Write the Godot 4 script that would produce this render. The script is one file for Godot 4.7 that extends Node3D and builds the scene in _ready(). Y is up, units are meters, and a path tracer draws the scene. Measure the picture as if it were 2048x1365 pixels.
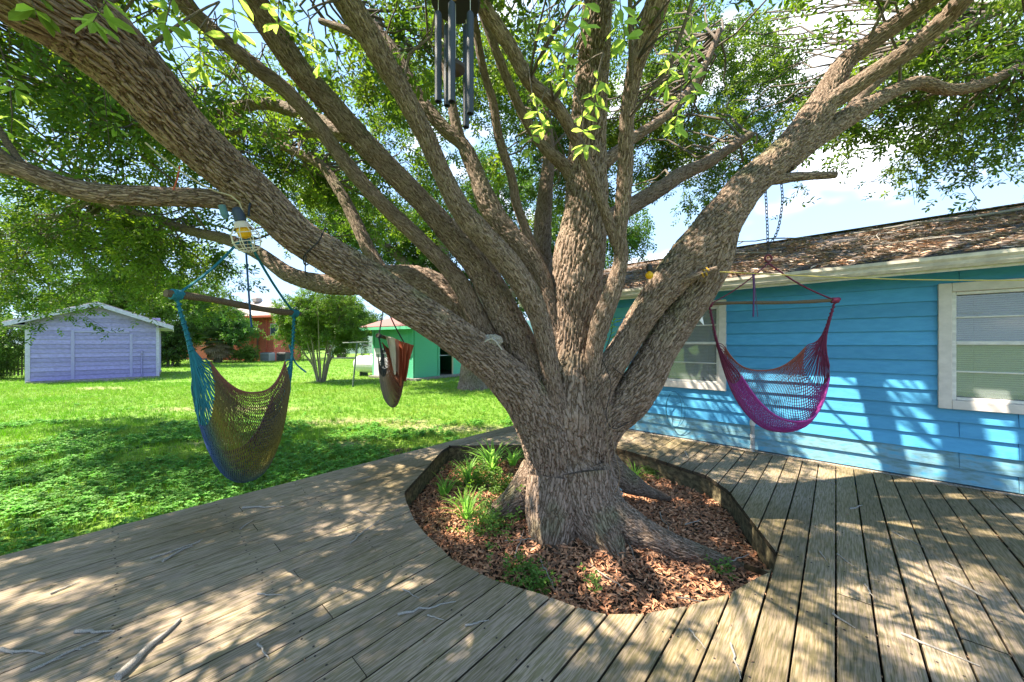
extends Node3D
# A backyard: timber deck built round an old oak, hammock chairs, blue house, sheds on the lawn.
# Frame: deck top is y = 0, the camera stands at (0, EYE, 0) and looks along -z. bdir runs along the deck boards towards the house, wdir along the house wall.

const F := 718.0
const EYE := 1.40
const LAWN := -0.25
const WALL := 5.62
const PITCH := 0.1463
const EDGE := 4.2
const bdir := Vector3(0.670, 0, -0.7424)
const wdir := Vector3(-0.7424, 0, -0.670)
const SUN_EL := 56.0
const SUN_AZ := Vector3(-1.0, 0, -0.02)

var rng := RandomNumberGenerator.new()
var used := {}
var noise := FastNoiseLite.new()
var bark_h := PackedFloat32Array()
var M := {}
var limb_pts := PackedVector3Array()
var opening := PackedVector2Array()   # (along boards, across boards)


class MB:
	var v := PackedVector3Array()
	var n := PackedVector3Array()
	var t := PackedVector2Array()
	var c := PackedColorArray()
	var i := PackedInt32Array()

	func mesh() -> ArrayMesh:
		var a := []
		a.resize(Mesh.ARRAY_MAX)
		a[Mesh.ARRAY_VERTEX] = v
		a[Mesh.ARRAY_INDEX] = i
		if n.size() == v.size():
			a[Mesh.ARRAY_NORMAL] = n
		if t.size() == v.size():
			a[Mesh.ARRAY_TEX_UV] = t
		if c.size() == v.size():
			a[Mesh.ARRAY_COLOR] = c
		var m := ArrayMesh.new()
		m.add_surface_from_arrays(Mesh.PRIMITIVE_TRIANGLES, a)
		return m

	func tri(a: Vector3, b: Vector3, d: Vector3) -> void:
		var k := v.size()
		v.append(a); v.append(b); v.append(d)
		i.append(k); i.append(k + 1); i.append(k + 2)

	func quad(a: Vector3, b: Vector3, d: Vector3, e: Vector3) -> void:
		var k := v.size()
		v.append(a); v.append(b); v.append(d); v.append(e)
		i.append(k); i.append(k + 1); i.append(k + 2)
		i.append(k); i.append(k + 2); i.append(k + 3)

	func quad_uv(a: Vector3, b: Vector3, d: Vector3, e: Vector3, u0: Vector2, u1: Vector2, u2: Vector2, u3: Vector2) -> void:
		quad(a, b, d, e)
		t.append(u0); t.append(u1); t.append(u2); t.append(u3)

	# a box with chamfered edges, flat shaded; uv in metres by dominant axis
	func bbox(at: Vector3, size: Vector3, ch := 0.004, bs := Basis()) -> void:
		var h := size * 0.5
		ch = minf(ch, minf(h.x, minf(h.y, h.z)) * 0.6)
		var q := {}
		for sx in [-1, 1]:
			for sy in [-1, 1]:
				for sz in [-1, 1]:
					q[Vector3i(sx, sy, sz)] = [Vector3(sx * h.x, sy * (h.y - ch), sz * (h.z - ch)), Vector3(sx * (h.x - ch), sy * h.y, sz * (h.z - ch)), Vector3(sx * (h.x - ch), sy * (h.y - ch), sz * h.z)]
		var k0 := v.size()
		for s in [-1, 1]:
			quad(q[Vector3i(s, -1, -1)][0], q[Vector3i(s, 1, -1)][0], q[Vector3i(s, 1, 1)][0], q[Vector3i(s, -1, 1)][0])
			quad(q[Vector3i(-1, s, -1)][1], q[Vector3i(1, s, -1)][1], q[Vector3i(1, s, 1)][1], q[Vector3i(-1, s, 1)][1])
			quad(q[Vector3i(-1, -1, s)][2], q[Vector3i(1, -1, s)][2], q[Vector3i(1, 1, s)][2], q[Vector3i(-1, 1, s)][2])
			for s2 in [-1, 1]:
				quad(q[Vector3i(s, s2, -1)][0], q[Vector3i(s, s2, 1)][0], q[Vector3i(s, s2, 1)][1], q[Vector3i(s, s2, -1)][1])
				quad(q[Vector3i(s, -1, s2)][0], q[Vector3i(s, 1, s2)][0], q[Vector3i(s, 1, s2)][2], q[Vector3i(s, -1, s2)][2])
				quad(q[Vector3i(-1, s, s2)][1], q[Vector3i(1, s, s2)][1], q[Vector3i(1, s, s2)][2], q[Vector3i(-1, s, s2)][2])
				for s3 in [-1, 1]:
					tri(q[Vector3i(s, s2, s3)][0], q[Vector3i(s, s2, s3)][1], q[Vector3i(s, s2, s3)][2])
		for k in range(k0, v.size()):
			var p := v[k]
			t.append(Vector2(p.x + p.z, p.y) if size.x + size.z > size.y * 2.0 else Vector2(p.y, p.x + p.z))
			v[k] = bs * p + at

	# smooth tube through points, radius per point
	func tube(pts: PackedVector3Array, rads: PackedFloat32Array, sides := 8, col := Color.WHITE, colored := false, cap := true) -> void:
		var nn := Vector3.ZERO
		var k0 := v.size()
		var m := pts.size()
		var along := 0.0
		for k in m:
			var tg := (pts[mini(k + 1, m - 1)] - pts[maxi(k - 1, 0)]).normalized()
			if tg.length() < 0.5:
				tg = Vector3.UP
			if k == 0:
				nn = tg.cross(Vector3(0.31, 0.2, 0.93) if absf(tg.z) < 0.8 else Vector3.RIGHT).normalized()
			nn = (nn - tg * nn.dot(tg)).normalized()
			var bb := tg.cross(nn)
			if k > 0:
				along += pts[k].distance_to(pts[k - 1])
			for j in sides + 1:
				var a := TAU * j / sides
				var d := nn * cos(a) + bb * sin(a)
				v.append(pts[k] + d * rads[k]); n.append(d); t.append(Vector2(float(j) / sides, along))
				if colored:
					c.append(col)
		for k in m - 1:
			for j in sides:
				var a := k0 + k * (sides + 1) + j
				var b := a + sides + 1
				i.append(a); i.append(b); i.append(a + 1)
				i.append(a + 1); i.append(b); i.append(b + 1)
		if cap:
			for e in [0, m - 1]:
				var q := v.size()
				var tg2 := (pts[1] - pts[0]).normalized() * -1.0 if e == 0 else (pts[m - 1] - pts[m - 2]).normalized()
				v.append(pts[e]); n.append(tg2); t.append(Vector2(0.5, 0))
				if colored:
					c.append(col)
				for j in sides + 1:
					v.append(v[k0 + e * (sides + 1) + j]); n.append(tg2); t.append(Vector2(0.5, 0))
					if colored:
						c.append(col)
				for j in sides:
					if e == 0:
						i.append(q); i.append(q + 1 + j); i.append(q + 2 + j)
					else:
						i.append(q); i.append(q + 2 + j); i.append(q + 1 + j)

	# surface of revolution round the y axis: profile of (radius, height)
	func lathe(prof: PackedVector2Array, sides := 24, at := Vector3.ZERO, bs := Basis()) -> void:
		for k in prof.size() - 1:
			for j in sides:
				var a0 := TAU * j / sides
				var a1 := TAU * (j + 1) / sides
				var p := [Vector3(cos(a0) * prof[k].x, prof[k].y, sin(a0) * prof[k].x), Vector3(cos(a1) * prof[k].x, prof[k].y, sin(a1) * prof[k].x), Vector3(cos(a1) * prof[k + 1].x, prof[k + 1].y, sin(a1) * prof[k + 1].x), Vector3(cos(a0) * prof[k + 1].x, prof[k + 1].y, sin(a0) * prof[k + 1].x)]
				quad_uv(bs * p[0] + at, bs * p[1] + at, bs * p[2] + at, bs * p[3] + at, Vector2(a0, p[0].y), Vector2(a1, p[1].y), Vector2(a1, p[2].y), Vector2(a0, p[3].y))


# ---------- small helpers ----------
func P(u: float, v: float, d: float) -> Vector3:
	return Vector3((u - 1024.0) / F * d, EYE - (v - 687.0) / F * d, -d)

func G(u: float, v: float, y := 0.0) -> Vector3:
	return P(u, v, (EYE - y) * F / (v - 687.0))

func D(a: float, q: float, y := 0.0) -> Vector3:   # deck frame: a along the boards, q across them
	return bdir * a + wdir * q + Vector3(0, y, 0)

func R(a: float, b: float) -> float:
	return rng.randf_range(a, b)

func lin(r: float, g: float, b: float, a := 1.0) -> Color:
	var c := Color(r, g, b).linear_to_srgb()
	c.a = a
	return c

func numbered(called: String, parent: Node) -> String:
	var key := "%d/%s" % [parent.get_instance_id(), called]
	used[key] = used.get(key, -1) + 1
	return called if used[key] == 0 else "%s_%03d" % [called, used[key]]

func thing(called: String, label: String, category: String, at := Vector3.ZERO, group := "", turn := 0.0) -> Node3D:
	var o := Node3D.new()
	o.name = numbered(called, self)
	add_child(o, true)
	o.position = at
	o.rotation.y = turn
	o.set_meta("label", label)
	o.set_meta("category", category)
	if group:
		o.set_meta("group", group)
	return o

# a mesh given in world coordinates, hung under parent
func wpart(parent: Node3D, called: String, mesh: Mesh, m: Material) -> MeshInstance3D:
	var o := MeshInstance3D.new()
	o.name = numbered(called, parent)
	o.mesh = mesh
	o.material_override = m
	parent.add_child(o, true)
	o.global_transform = Transform3D()
	return o

# a mesh given in the parent's own axes
func part(parent: Node3D, called: String, mesh: Mesh, m: Material, xf := Transform3D()) -> MeshInstance3D:
	var o := MeshInstance3D.new()
	o.name = numbered(called, parent)
	o.mesh = mesh
	o.material_override = m
	o.transform = xf
	parent.add_child(o, true)
	return o

func structure(called: String, mesh: Mesh, m: Material) -> MeshInstance3D:
	var o := part(self, called, mesh, m)
	o.set_meta("kind", "structure")
	return o

func copies(parent: Node3D, called: String, mesh: Mesh, m: Material, buf: PackedFloat32Array) -> MultiMeshInstance3D:
	var mm := MultiMesh.new()
	mm.transform_format = MultiMesh.TRANSFORM_3D
	mm.use_colors = true
	mm.mesh = mesh
	mm.instance_count = buf.size() / 16
	mm.buffer = buf
	var o := MultiMeshInstance3D.new()
	o.name = numbered(called, parent)
	o.multimesh = mm
	o.material_override = m
	o.set_meta("kind", "stuff")
	parent.add_child(o, true)
	o.global_transform = Transform3D()
	return o

func put(buf: PackedFloat32Array, b: Basis, p: Vector3, c: Color) -> void:
	buf.append_array(PackedFloat32Array([b.x.x, b.y.x, b.z.x, p.x, b.x.y, b.y.y, b.z.y, p.y, b.x.z, b.y.z, b.z.z, p.z, c.r, c.g, c.b, 1.0]))

func rot() -> Basis:
	return Basis.from_euler(Vector3(R(-PI, PI), R(-PI, PI), R(-PI, PI)))

func mat(color: Color, rough := 0.8, metal := 0.0) -> StandardMaterial3D:
	var m := StandardMaterial3D.new()
	m.albedo_color = color
	m.roughness = rough
	m.metallic = metal
	m.metallic_specular = 0.4
	return m

func ntex(sd: int, freq: float, colors: Array, offs: Array, oct := 4, side := 512) -> NoiseTexture2D:
	var n := FastNoiseLite.new()
	n.seed = sd
	n.noise_type = FastNoiseLite.TYPE_SIMPLEX_SMOOTH
	n.frequency = freq
	n.fractal_octaves = oct
	n.fractal_gain = 0.6
	var g := Gradient.new()
	g.offsets = PackedFloat32Array(offs)
	g.colors = PackedColorArray(colors)
	var t := NoiseTexture2D.new()
	t.width = side
	t.height = side
	t.seamless = true
	t.noise = n
	t.color_ramp = g
	return t

func grey(a: float) -> Color:
	return Color(a, a, a)

func mottled(color: Color, rough: float, sd: int, lo: float, freq := 0.02, scale := 1.0, bump := 0.0) -> StandardMaterial3D:
	var m := mat(color, rough)
	m.albedo_texture = ntex(sd, freq, [grey(lo), grey(1.0)], [0.25, 0.75])
	m.uv1_triplanar = true
	m.uv1_world_triplanar = true
	m.uv1_scale = Vector3.ONE * scale
	if bump > 0.0:
		m.heightmap_enabled = true
		m.heightmap_texture = m.albedo_texture
		m.heightmap_scale = bump
	return m

func resample(pts: Array, rads: Array, step: float) -> Array:
	var op := PackedVector3Array()
	var orr := PackedFloat32Array()
	for k in pts.size() - 1:
		var p0: Vector3 = pts[maxi(k - 1, 0)]
		var p1: Vector3 = pts[k]
		var p2: Vector3 = pts[k + 1]
		var p3: Vector3 = pts[mini(k + 2, pts.size() - 1)]
		var m := maxi(1, int(p1.distance_to(p2) / step))
		for j in m:
			var f := float(j) / m
			op.append(p1.cubic_interpolate(p2, p0, p3, f))
			orr.append(lerpf(rads[k], rads[k + 1], smoothstep(0.0, 1.0, f) * 0.5 + f * 0.5))
	op.append(pts[-1])
	orr.append(rads[-1])
	return [op, orr]


# ---------- bark ----------
const BN := 512
func make_bark() -> void:
	# tileable cells, stretched along the limb by the uv scale: plates with furrows between
	var gx := 11
	var gy := 7
	var cells := PackedVector2Array()
	for k in gx * gy:
		cells.append(Vector2(R(0.1, 0.9), R(0.05, 0.95)))
	bark_h.resize(BN * BN)
	var fine := FastNoiseLite.new()
	fine.seed = 9
	fine.frequency = 0.03
	fine.fractal_octaves = 4
	var fim := fine.get_seamless_image(BN, BN)
	fim.convert(Image.FORMAT_L8)
	var fd := fim.get_data()
	var alb := PackedByteArray()
	alb.resize(BN * BN * 3)
	var hb := PackedByteArray()
	hb.resize(BN * BN)
	for y in BN:
		for x in BN:
			var fx := float(x) / BN
			var fy := float(y) / BN
			var w: float = fd[y * BN + x] / 255.0
			var w2: float = fd[((y * 2 + 133) % BN) * BN + (x * 2 + 77) % BN] / 255.0
			var px := (fx + 0.016 * sin(TAU * (2.0 * fy + fx)) + 0.012 * sin(TAU * (4.0 * fy - fx) + 1.0) + 0.006 * sin(TAU * (9.0 * fy + 2.0 * fx)) + 0.035 * (w - 0.5)) * gx
			var py := (fy + 0.03 * sin(TAU * (3.0 * fx + fy)) + 0.12 * (w - 0.5)) * gy
			var ix := floori(px)
			var iy := floori(py)
			var d1 := 9.0
			var d2 := 9.0
			for oy in [-1, 0, 1]:
				var cy: int = iy + oy
				var wy := posmod(cy, gy) * gx
				for ox in [-1, 0, 1]:
					var cx: int = ix + ox
					var c := cells[wy + posmod(cx, gx)]
					var dx := cx + c.x - px
					var dy := cy + c.y - py
					var d := dx * dx + dy * dy
					if d < d1:
						d2 = d1
						d1 = d
					elif d < d2:
						d2 = d
			var e := sqrt(d2) - sqrt(d1)
			var h := smoothstep(0.02, 0.27, e * (0.7 + 0.7 * w2))
			# long ridges that run on past the single plates
			var rg := absf(sin(PI * (px * 0.5 + 0.35 * sin(TAU * fy * 2.0 + 6.0 * w))))
			h = h * (0.45 + 0.25 * w + 0.3 * rg) + 0.26 * rg - 0.10 * absf(sin(TAU * (fx * 43.0 + 5.0 * w + 2.0 * sin(TAU * fy * 3.0))))
			h = clampf(h + 0.08, 0.0, 1.0)
			bark_h[y * BN + x] = h
			hb[y * BN + x] = int(h * 255)
			var g := clampf(0.52 + 0.40 * pow(h, 0.7) + 0.26 * (w2 - 0.5), 0.0, 1.0)
			var k := (y * BN + x) * 3
			alb[k] = int(255 * g)
			alb[k + 1] = int(255 * g * (0.90 + 0.06 * h))
			alb[k + 2] = int(255 * g * (0.80 + 0.14 * h))
	var m := mat(lin(0.355, 0.285, 0.225), 0.92)
	m.albedo_texture = ImageTexture.create_from_image(Image.create_from_data(BN, BN, false, Image.FORMAT_RGB8, alb))
	m.heightmap_enabled = true
	m.heightmap_texture = ImageTexture.create_from_image(Image.create_from_data(BN, BN, false, Image.FORMAT_L8, hb))
	m.heightmap_scale = 1.0
	m.vertex_color_use_as_albedo = true
	M.bark = m

# a limb of the oak: tube with real bark relief. flare: [angle, width, amount] lobes that grow towards the foot
func limb_mesh(pts: Array, rads: Array, step := 0.016, around := 0.009, flare := [], relief := 1.0) -> ArrayMesh:
	var rs := resample(pts, rads, step)
	var pp: PackedVector3Array = rs[0]
	var rr: PackedFloat32Array = rs[1]
	var rm := 0.0
	for r in rr:
		rm += r
	rm /= rr.size()
	var na := clampi(int(TAU * rm / around), 10, 190)
	var tw := clampf(rm * 1.5, 0.17, 0.40)   # young wood has finer bark
	var tiles := maxi(1, roundi(TAU * rm / tw))
	var mb := MB.new()
	var m := pp.size()
	var nn := Vector3.ZERO
	var along := R(0, 5)
	var seed_off := R(0, 50)
	for k in m:
		var tg := (pp[mini(k + 1, m - 1)] - pp[maxi(k - 1, 0)]).normalized()
		if k == 0:
			nn = tg.cross(Vector3(0.1, 0.3, 0.95)).normalized()
		else:
			along += pp[k].distance_to(pp[k - 1])
		nn = (nn - tg * nn.dot(tg)).normalized()
		var bb := tg.cross(nn)
		var r := rr[k]
		var amp := minf(0.021, r * 0.15) * relief
		var vv := along / (tw * 3.9)
		var row := posmod(int(vv * BN), BN) * BN
		var twist := 0.35 * sin(along * 0.9 + seed_off)
		for j in na + 1:
			var f := float(j % na) / na
			var a := TAU * f
			var d := nn * cos(a) + bb * sin(a)
			var h := bark_h[row + posmod(int((f + twist * 0.2) * tiles * BN), BN)]
			var q := pp[k] + d * r
			var lump := noise.get_noise_3d(q.x * 2.2, q.y * 1.6 + seed_off, q.z * 2.2)
			var fl := 0.0
			if flare.size():
				var ang := atan2(d.z, d.x)
				var dn := exp(-maxf(0.0, pp[k].y + 0.22) / 0.31)
				for z in flare:
					var da := absf(angle_difference(ang, z[0]))
					fl += z[2] * exp(-da * da / (z[1] * z[1])) * dn
			mb.v.append(pp[k] + d * (r * (1.0 + 0.08 * lump) + fl + (h - 0.85) * amp))
			mb.t.append(Vector2((float(j) / na + twist * 0.2) * tiles, vv))
			var tone := 0.92 + 0.22 * noise.get_noise_3d(q.x * 5.0, q.y * 5.0, q.z * 5.0 + 40.0)
			var moss := smoothstep(0.05, 0.5, noise.get_noise_3d(q.x * 1.7 + 90.0, q.y * 1.7, q.z * 1.7)) * smoothstep(-0.2, 0.7, d.y)
			mb.c.append(Color(tone * (1.0 - 0.3 * moss), tone * (1.0 - 0.12 * moss), tone * (1.0 - 0.35 * moss)))
	var w := na + 1
	mb.n.resize(mb.v.size())
	for k in m:
		var ka := maxi(k - 1, 0) * w
		var kb := mini(k + 1, m - 1) * w
		for j in w:
			var jj := j % na
			var du := mb.v[k * w + (jj + 1) % na] - mb.v[k * w + (jj + na - 1) % na]
			var dv := mb.v[kb + j] - mb.v[ka + j]
			mb.n[k * w + j] = du.cross(dv).normalized()
	for k in m - 1:
		for j in na:
			var a := k * w + j
			var b := a + w
			mb.i.append(a); mb.i.append(b); mb.i.append(a + 1)
			mb.i.append(a + 1); mb.i.append(b); mb.i.append(b + 1)
	# rounded broken ends
	for e in [0, m - 1]:
		var out := (pp[1] - pp[0]).normalized() * -1.0 if e == 0 else (pp[m - 1] - pp[m - 2]).normalized()
		var c := mb.v.size()
		mb.v.append(pp[e] + out * rr[e] * 0.25)
		mb.n.append(out)
		mb.t.append(mb.t[e * w])
		mb.c.append(mb.c[e * w])
		for j in na:
			var a: int = e * w + j
			if e == 0:
				mb.i.append(c); mb.i.append(a); mb.i.append(a + 1)
			else:
				mb.i.append(c); mb.i.append(a + 1); mb.i.append(a)
	return mb.mesh()


# ---------- leaves ----------
func leaf_into(mb: MB, at: Vector3, dir: Vector3, up: Vector3, length: float, width: float) -> void:
	var side := dir.cross(up).normalized()
	var nrm := side.cross(dir).normalized()
	var mid := at + dir * length * 0.5 - nrm * width * 0.12
	var tip := at + dir * length - nrm * length * 0.10
	var l := at + dir * length * 0.5 + side * width * 0.5 + nrm * width * 0.10
	var r := at + dir * length * 0.5 - side * width * 0.5 + nrm * width * 0.10
	var l2 := at + dir * length * 0.82 + side * width * 0.38 + nrm * width * 0.02
	var r2 := at + dir * length * 0.82 - side * width * 0.38 + nrm * width * 0.02
	var k := mb.v.size()
	for p in [at, l, mid, r, l2, r2, tip]:
		mb.v.append(p)
	for x in [0, 1, 2, 0, 2, 3, 1, 4, 2, 2, 5, 3, 4, 6, 2, 2, 6, 5]:
		mb.i.append(k + x)

func sprig_mesh(leaves: int, stem: float, length: float, width: float, spread: float) -> ArrayMesh:
	var mb := MB.new()
	var bend := Vector3(R(-0.2, 0.2), R(-0.25, 0.0), 0)
	for k in leaves:
		var f := (k + 0.6) / leaves
		var at := Vector3(0, 0, stem * f) + bend * stem * f * f
		var a := k * 2.4 + R(-0.4, 0.4)
		var out := Vector3(cos(a), sin(a) * 0.8, 0)
		var dir := (out * spread + Vector3(0, -0.15, R(0.3, 0.9)) * (0.6 + f)).normalized()
		leaf_into(mb, at, dir, (Vector3.UP + Vector3(R(-0.7, 0.7), 0, R(-0.7, 0.7))).normalized(), length * R(0.7, 1.15), width * R(0.8, 1.15))
	for s in 3:
		var a := TAU * s / 3.0
		var o := Vector3(cos(a), sin(a), 0) * 0.0022
		var o2 := Vector3(cos(a + 2.1), sin(a + 2.1), 0) * 0.0022
		mb.tri(o, o2, Vector3(0, 0, stem) + bend * stem)
	return mb.mesh()

func leaf_material(back: Color) -> StandardMaterial3D:
	var m := mat(Color.WHITE, 0.5)
	m.vertex_color_use_as_albedo = true
	m.backlight_enabled = true
	m.backlight = back
	m.metallic_specular = 0.35
	return m

# branches from the given wood to points spread through a blob, sprigs round their outer part
func foliage(wood: PackedVector3Array, blobs: Array, bufs: Array, twigs: MB, per: int, spread: float, size: float, tints: Array, sides := 5) -> void:
	for b in blobs:
		var c: Vector3 = b[0]
		var e: Vector3 = b[1]
		var dense: float = b[3] if b.size() > 3 else 1.0
		for k in int(b[2]):
			var dirv := Vector3(rng.randfn(), rng.randfn(), rng.randfn()).normalized()
			var goal := c + e * dirv * pow(R(0.05, 1.0), 0.4)
			var best := 1e9
			var from := wood[0]
			for tries in 60:
				var w := wood[rng.randi() % wood.size()]
				var dd := w.distance_to(goal) + R(0.0, 0.8)
				if dd < best:
					best = dd
					from = w
			var ctrl := from.lerp(goal, 0.5) + Vector3(R(-0.3, 0.3), R(0.0, 0.45), R(-0.3, 0.3)) * minf(1.5, best * 0.35)
			var pts := PackedVector3Array()
			var rads := PackedFloat32Array()
			var r0 := clampf(best * 0.007, 0.005, 0.016 if size < 1.05 else 0.03) * size
			var m := 9
			for j in m:
				var f := float(j) / (m - 1)
				var p := from.lerp(ctrl, f).lerp(ctrl.lerp(goal, f), f)
				pts.append(p + Vector3(R(-1, 1), R(-1, 1), R(-1, 1)) * 0.05 * minf(best, 2.0) * (1.0 if j > 0 else 0.0))
				rads.append(lerpf(r0, 0.003 * size, f))
			twigs.tube(pts, rads, sides, Color.WHITE, false, false)
			var tint: Color = tints[rng.randi() % tints.size()]
			# side twigs, each with its own fans of sprigs
			var subs := 4
			for s in subs:
				var f0 := clampf(1.0 - (s + R(0.0, 0.8)) / subs * minf(0.8, 1.3 / maxf(best, 0.4)), 0.1, 1.0)
				var ki := f0 * (m - 1)
				var a0 := pts[int(ki)].lerp(pts[mini(int(ki) + 1, m - 1)], ki - int(ki))
				var axis := (goal - ctrl).normalized()
				var sd := (axis * R(0.2, 1.0) + Vector3(rng.randfn(), rng.randfn() * 0.7 - 0.15, rng.randfn()) * 0.8).normalized()
				var ln := spread * R(0.6, 1.3)
				var a1 := a0 + sd * ln
				var am := a0.lerp(a1, 0.5) + Vector3(0, R(0.0, 0.12) * ln, 0)
				a1.y -= R(0.0, 0.3) * ln
				twigs.tube(PackedVector3Array([a0, am, a1]), PackedFloat32Array([0.005 * size, 0.0035 * size, 0.002 * size]), 4, Color.WHITE, false, false)
				var cnt := int(per * dense / subs)
				for q in cnt:
					var g := pow(R(0.02, 1.0), 0.7)
					var at := (a0.lerp(am, g).lerp(am.lerp(a1, g), g)) + Vector3(rng.randfn(), rng.randfn(), rng.randfn()) * spread * 0.17
					if sunny(at):
						continue
					var fw := (sd * 0.6 + Vector3(rng.randfn(), rng.randfn() * 0.6 - 0.35, rng.randfn()) * 0.8).normalized()
					var up := (Vector3.UP + Vector3(R(-0.6, 0.6), 0, R(-0.6, 0.6))).normalized()
					if absf(fw.dot(up)) > 0.97:
						up = Vector3.RIGHT
					var xx := up.cross(fw).normalized()
					var bs := Basis(xx, fw.cross(xx), fw) * Basis(Vector3(0, 0, 1), R(-0.8, 0.8))
					var v := R(0.7, 1.35)
					var buf: PackedFloat32Array = bufs[rng.randi() % bufs.size()]
					put(buf, bs.scaled(Vector3.ONE * size * R(0.75, 1.25)), at, Color(tint.r * v, tint.g * v * R(0.94, 1.06), tint.b * v))

var clearings := []   # thin places in the crown: where the sun gets through to the ground, as [x, z, half length, half width] on the ground

func sunny(at: Vector3) -> bool:
	var gx := at.x + at.y * 0.6745
	var gz := at.z + at.y * 0.0135
	var n := 0.6 * noise.get_noise_2d(gx * 4.0, gz * 4.0)
	for c in clearings:
		var dx: float = (gx - c[0]) / c[2]
		var dz: float = (gz - c[1]) / c[3]
		if dx * dx + dz * dz < 1.0 + n:
			return true
	return false


func _ready() -> void:
	rng.seed = 4711
	noise.seed = 5
	noise.frequency = 1.0
	noise.noise_type = FastNoiseLite.TYPE_SIMPLEX_SMOOTH
	camera_and_light()
	make_bark()
	materials()
	ground()
	deck()
	house()
	purple_shed()
	green_shed()
	orange_house()
	oak()
	far_trees()
	chairs()
	hanging_things()
	garden_plants()
	litter()


func camera_and_light() -> void:
	var cam := Camera3D.new()
	cam.name = "camera"
	cam.projection = Camera3D.PROJECTION_FRUSTUM
	cam.near = 0.05
	cam.far = 900.0
	cam.size = 1365.0 / F * 0.05
	cam.frustum_offset = Vector2(0, 4.5 / F * 0.05)
	cam.position = Vector3(0, EYE, 0)
	add_child(cam)
	cam.current = true

	var we := WorldEnvironment.new()
	we.name = "surroundings"
	var env := Environment.new()
	env.background_mode = Environment.BG_SKY
	env.tonemap_mode = Environment.TONE_MAPPER_LINEAR
	env.tonemap_exposure = 5.4
	env.sdfgi_enabled = true
	env.ssao_enabled = true
	env.ssil_enabled = true
	var sky := Sky.new()
	var pm := PanoramaSkyMaterial.new()
	pm.panorama = ImageTexture.create_from_image(sky_picture())
	pm.energy_multiplier = 0.70
	sky.sky_material = pm
	env.sky = sky
	we.environment = env
	add_child(we)

	var sun := DirectionalLight3D.new()
	sun.name = "sun"
	var el := deg_to_rad(SUN_EL)
	var to := SUN_AZ.normalized() * cos(el) + Vector3.UP * sin(el)
	sun.light_energy = 1.2
	sun.light_color = Color(1.0, 0.95, 0.87)
	sun.light_angular_distance = 0.5
	sun.shadow_enabled = true
	add_child(sun)
	sun.look_at_from_position(to * 50.0, Vector3.ZERO, Vector3(0.1, 1, 0.2))


func sky_picture() -> Image:
	var w := 1024
	var h := 512
	var im := Image.create(w, h, false, Image.FORMAT_RGBF)
	var n := FastNoiseLite.new()
	n.seed = 21
	n.frequency = 1.0
	n.fractal_octaves = 5
	n.fractal_gain = 0.55
	n.noise_type = FastNoiseLite.TYPE_SIMPLEX_SMOOTH
	for y in h:
		var el := (0.5 - (y + 0.5) / h) * PI
		var s := sin(el)
		var t := pow(clampf(1.0 - s, 0.0, 1.0), 3.0)
		var base := Color(0.165, 0.28, 0.46).lerp(Color(0.30, 0.40, 0.54), t)
		for x in w:
			var c := base
			if s > 0.0:
				var az := (x + 0.5) / w * TAU
				# clouds on a flat layer overhead, so that they shrink towards the horizon
				var k := 1.0 / (s + 0.22)
				var q := n.get_noise_3d(cos(az) * cos(el) * k * 1.15, sin(az) * cos(el) * k * 1.15, 3.0 + s * 1.2)
				var cl := smoothstep(0.14, 0.46, q) * smoothstep(0.0, 0.06, s)
				var sh := 0.80 + 0.25 * smoothstep(-0.1, 0.5, n.get_noise_3d(cos(az) * k * 2.0, sin(az) * k * 2.0, 9.0))
				c = base.lerp(Color(0.80, 0.81, 0.84) * sh, cl * 0.92)
			else:
				c = Color(0.20, 0.24, 0.14)
			im.set_pixel(x, y, c)
	return im


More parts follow.
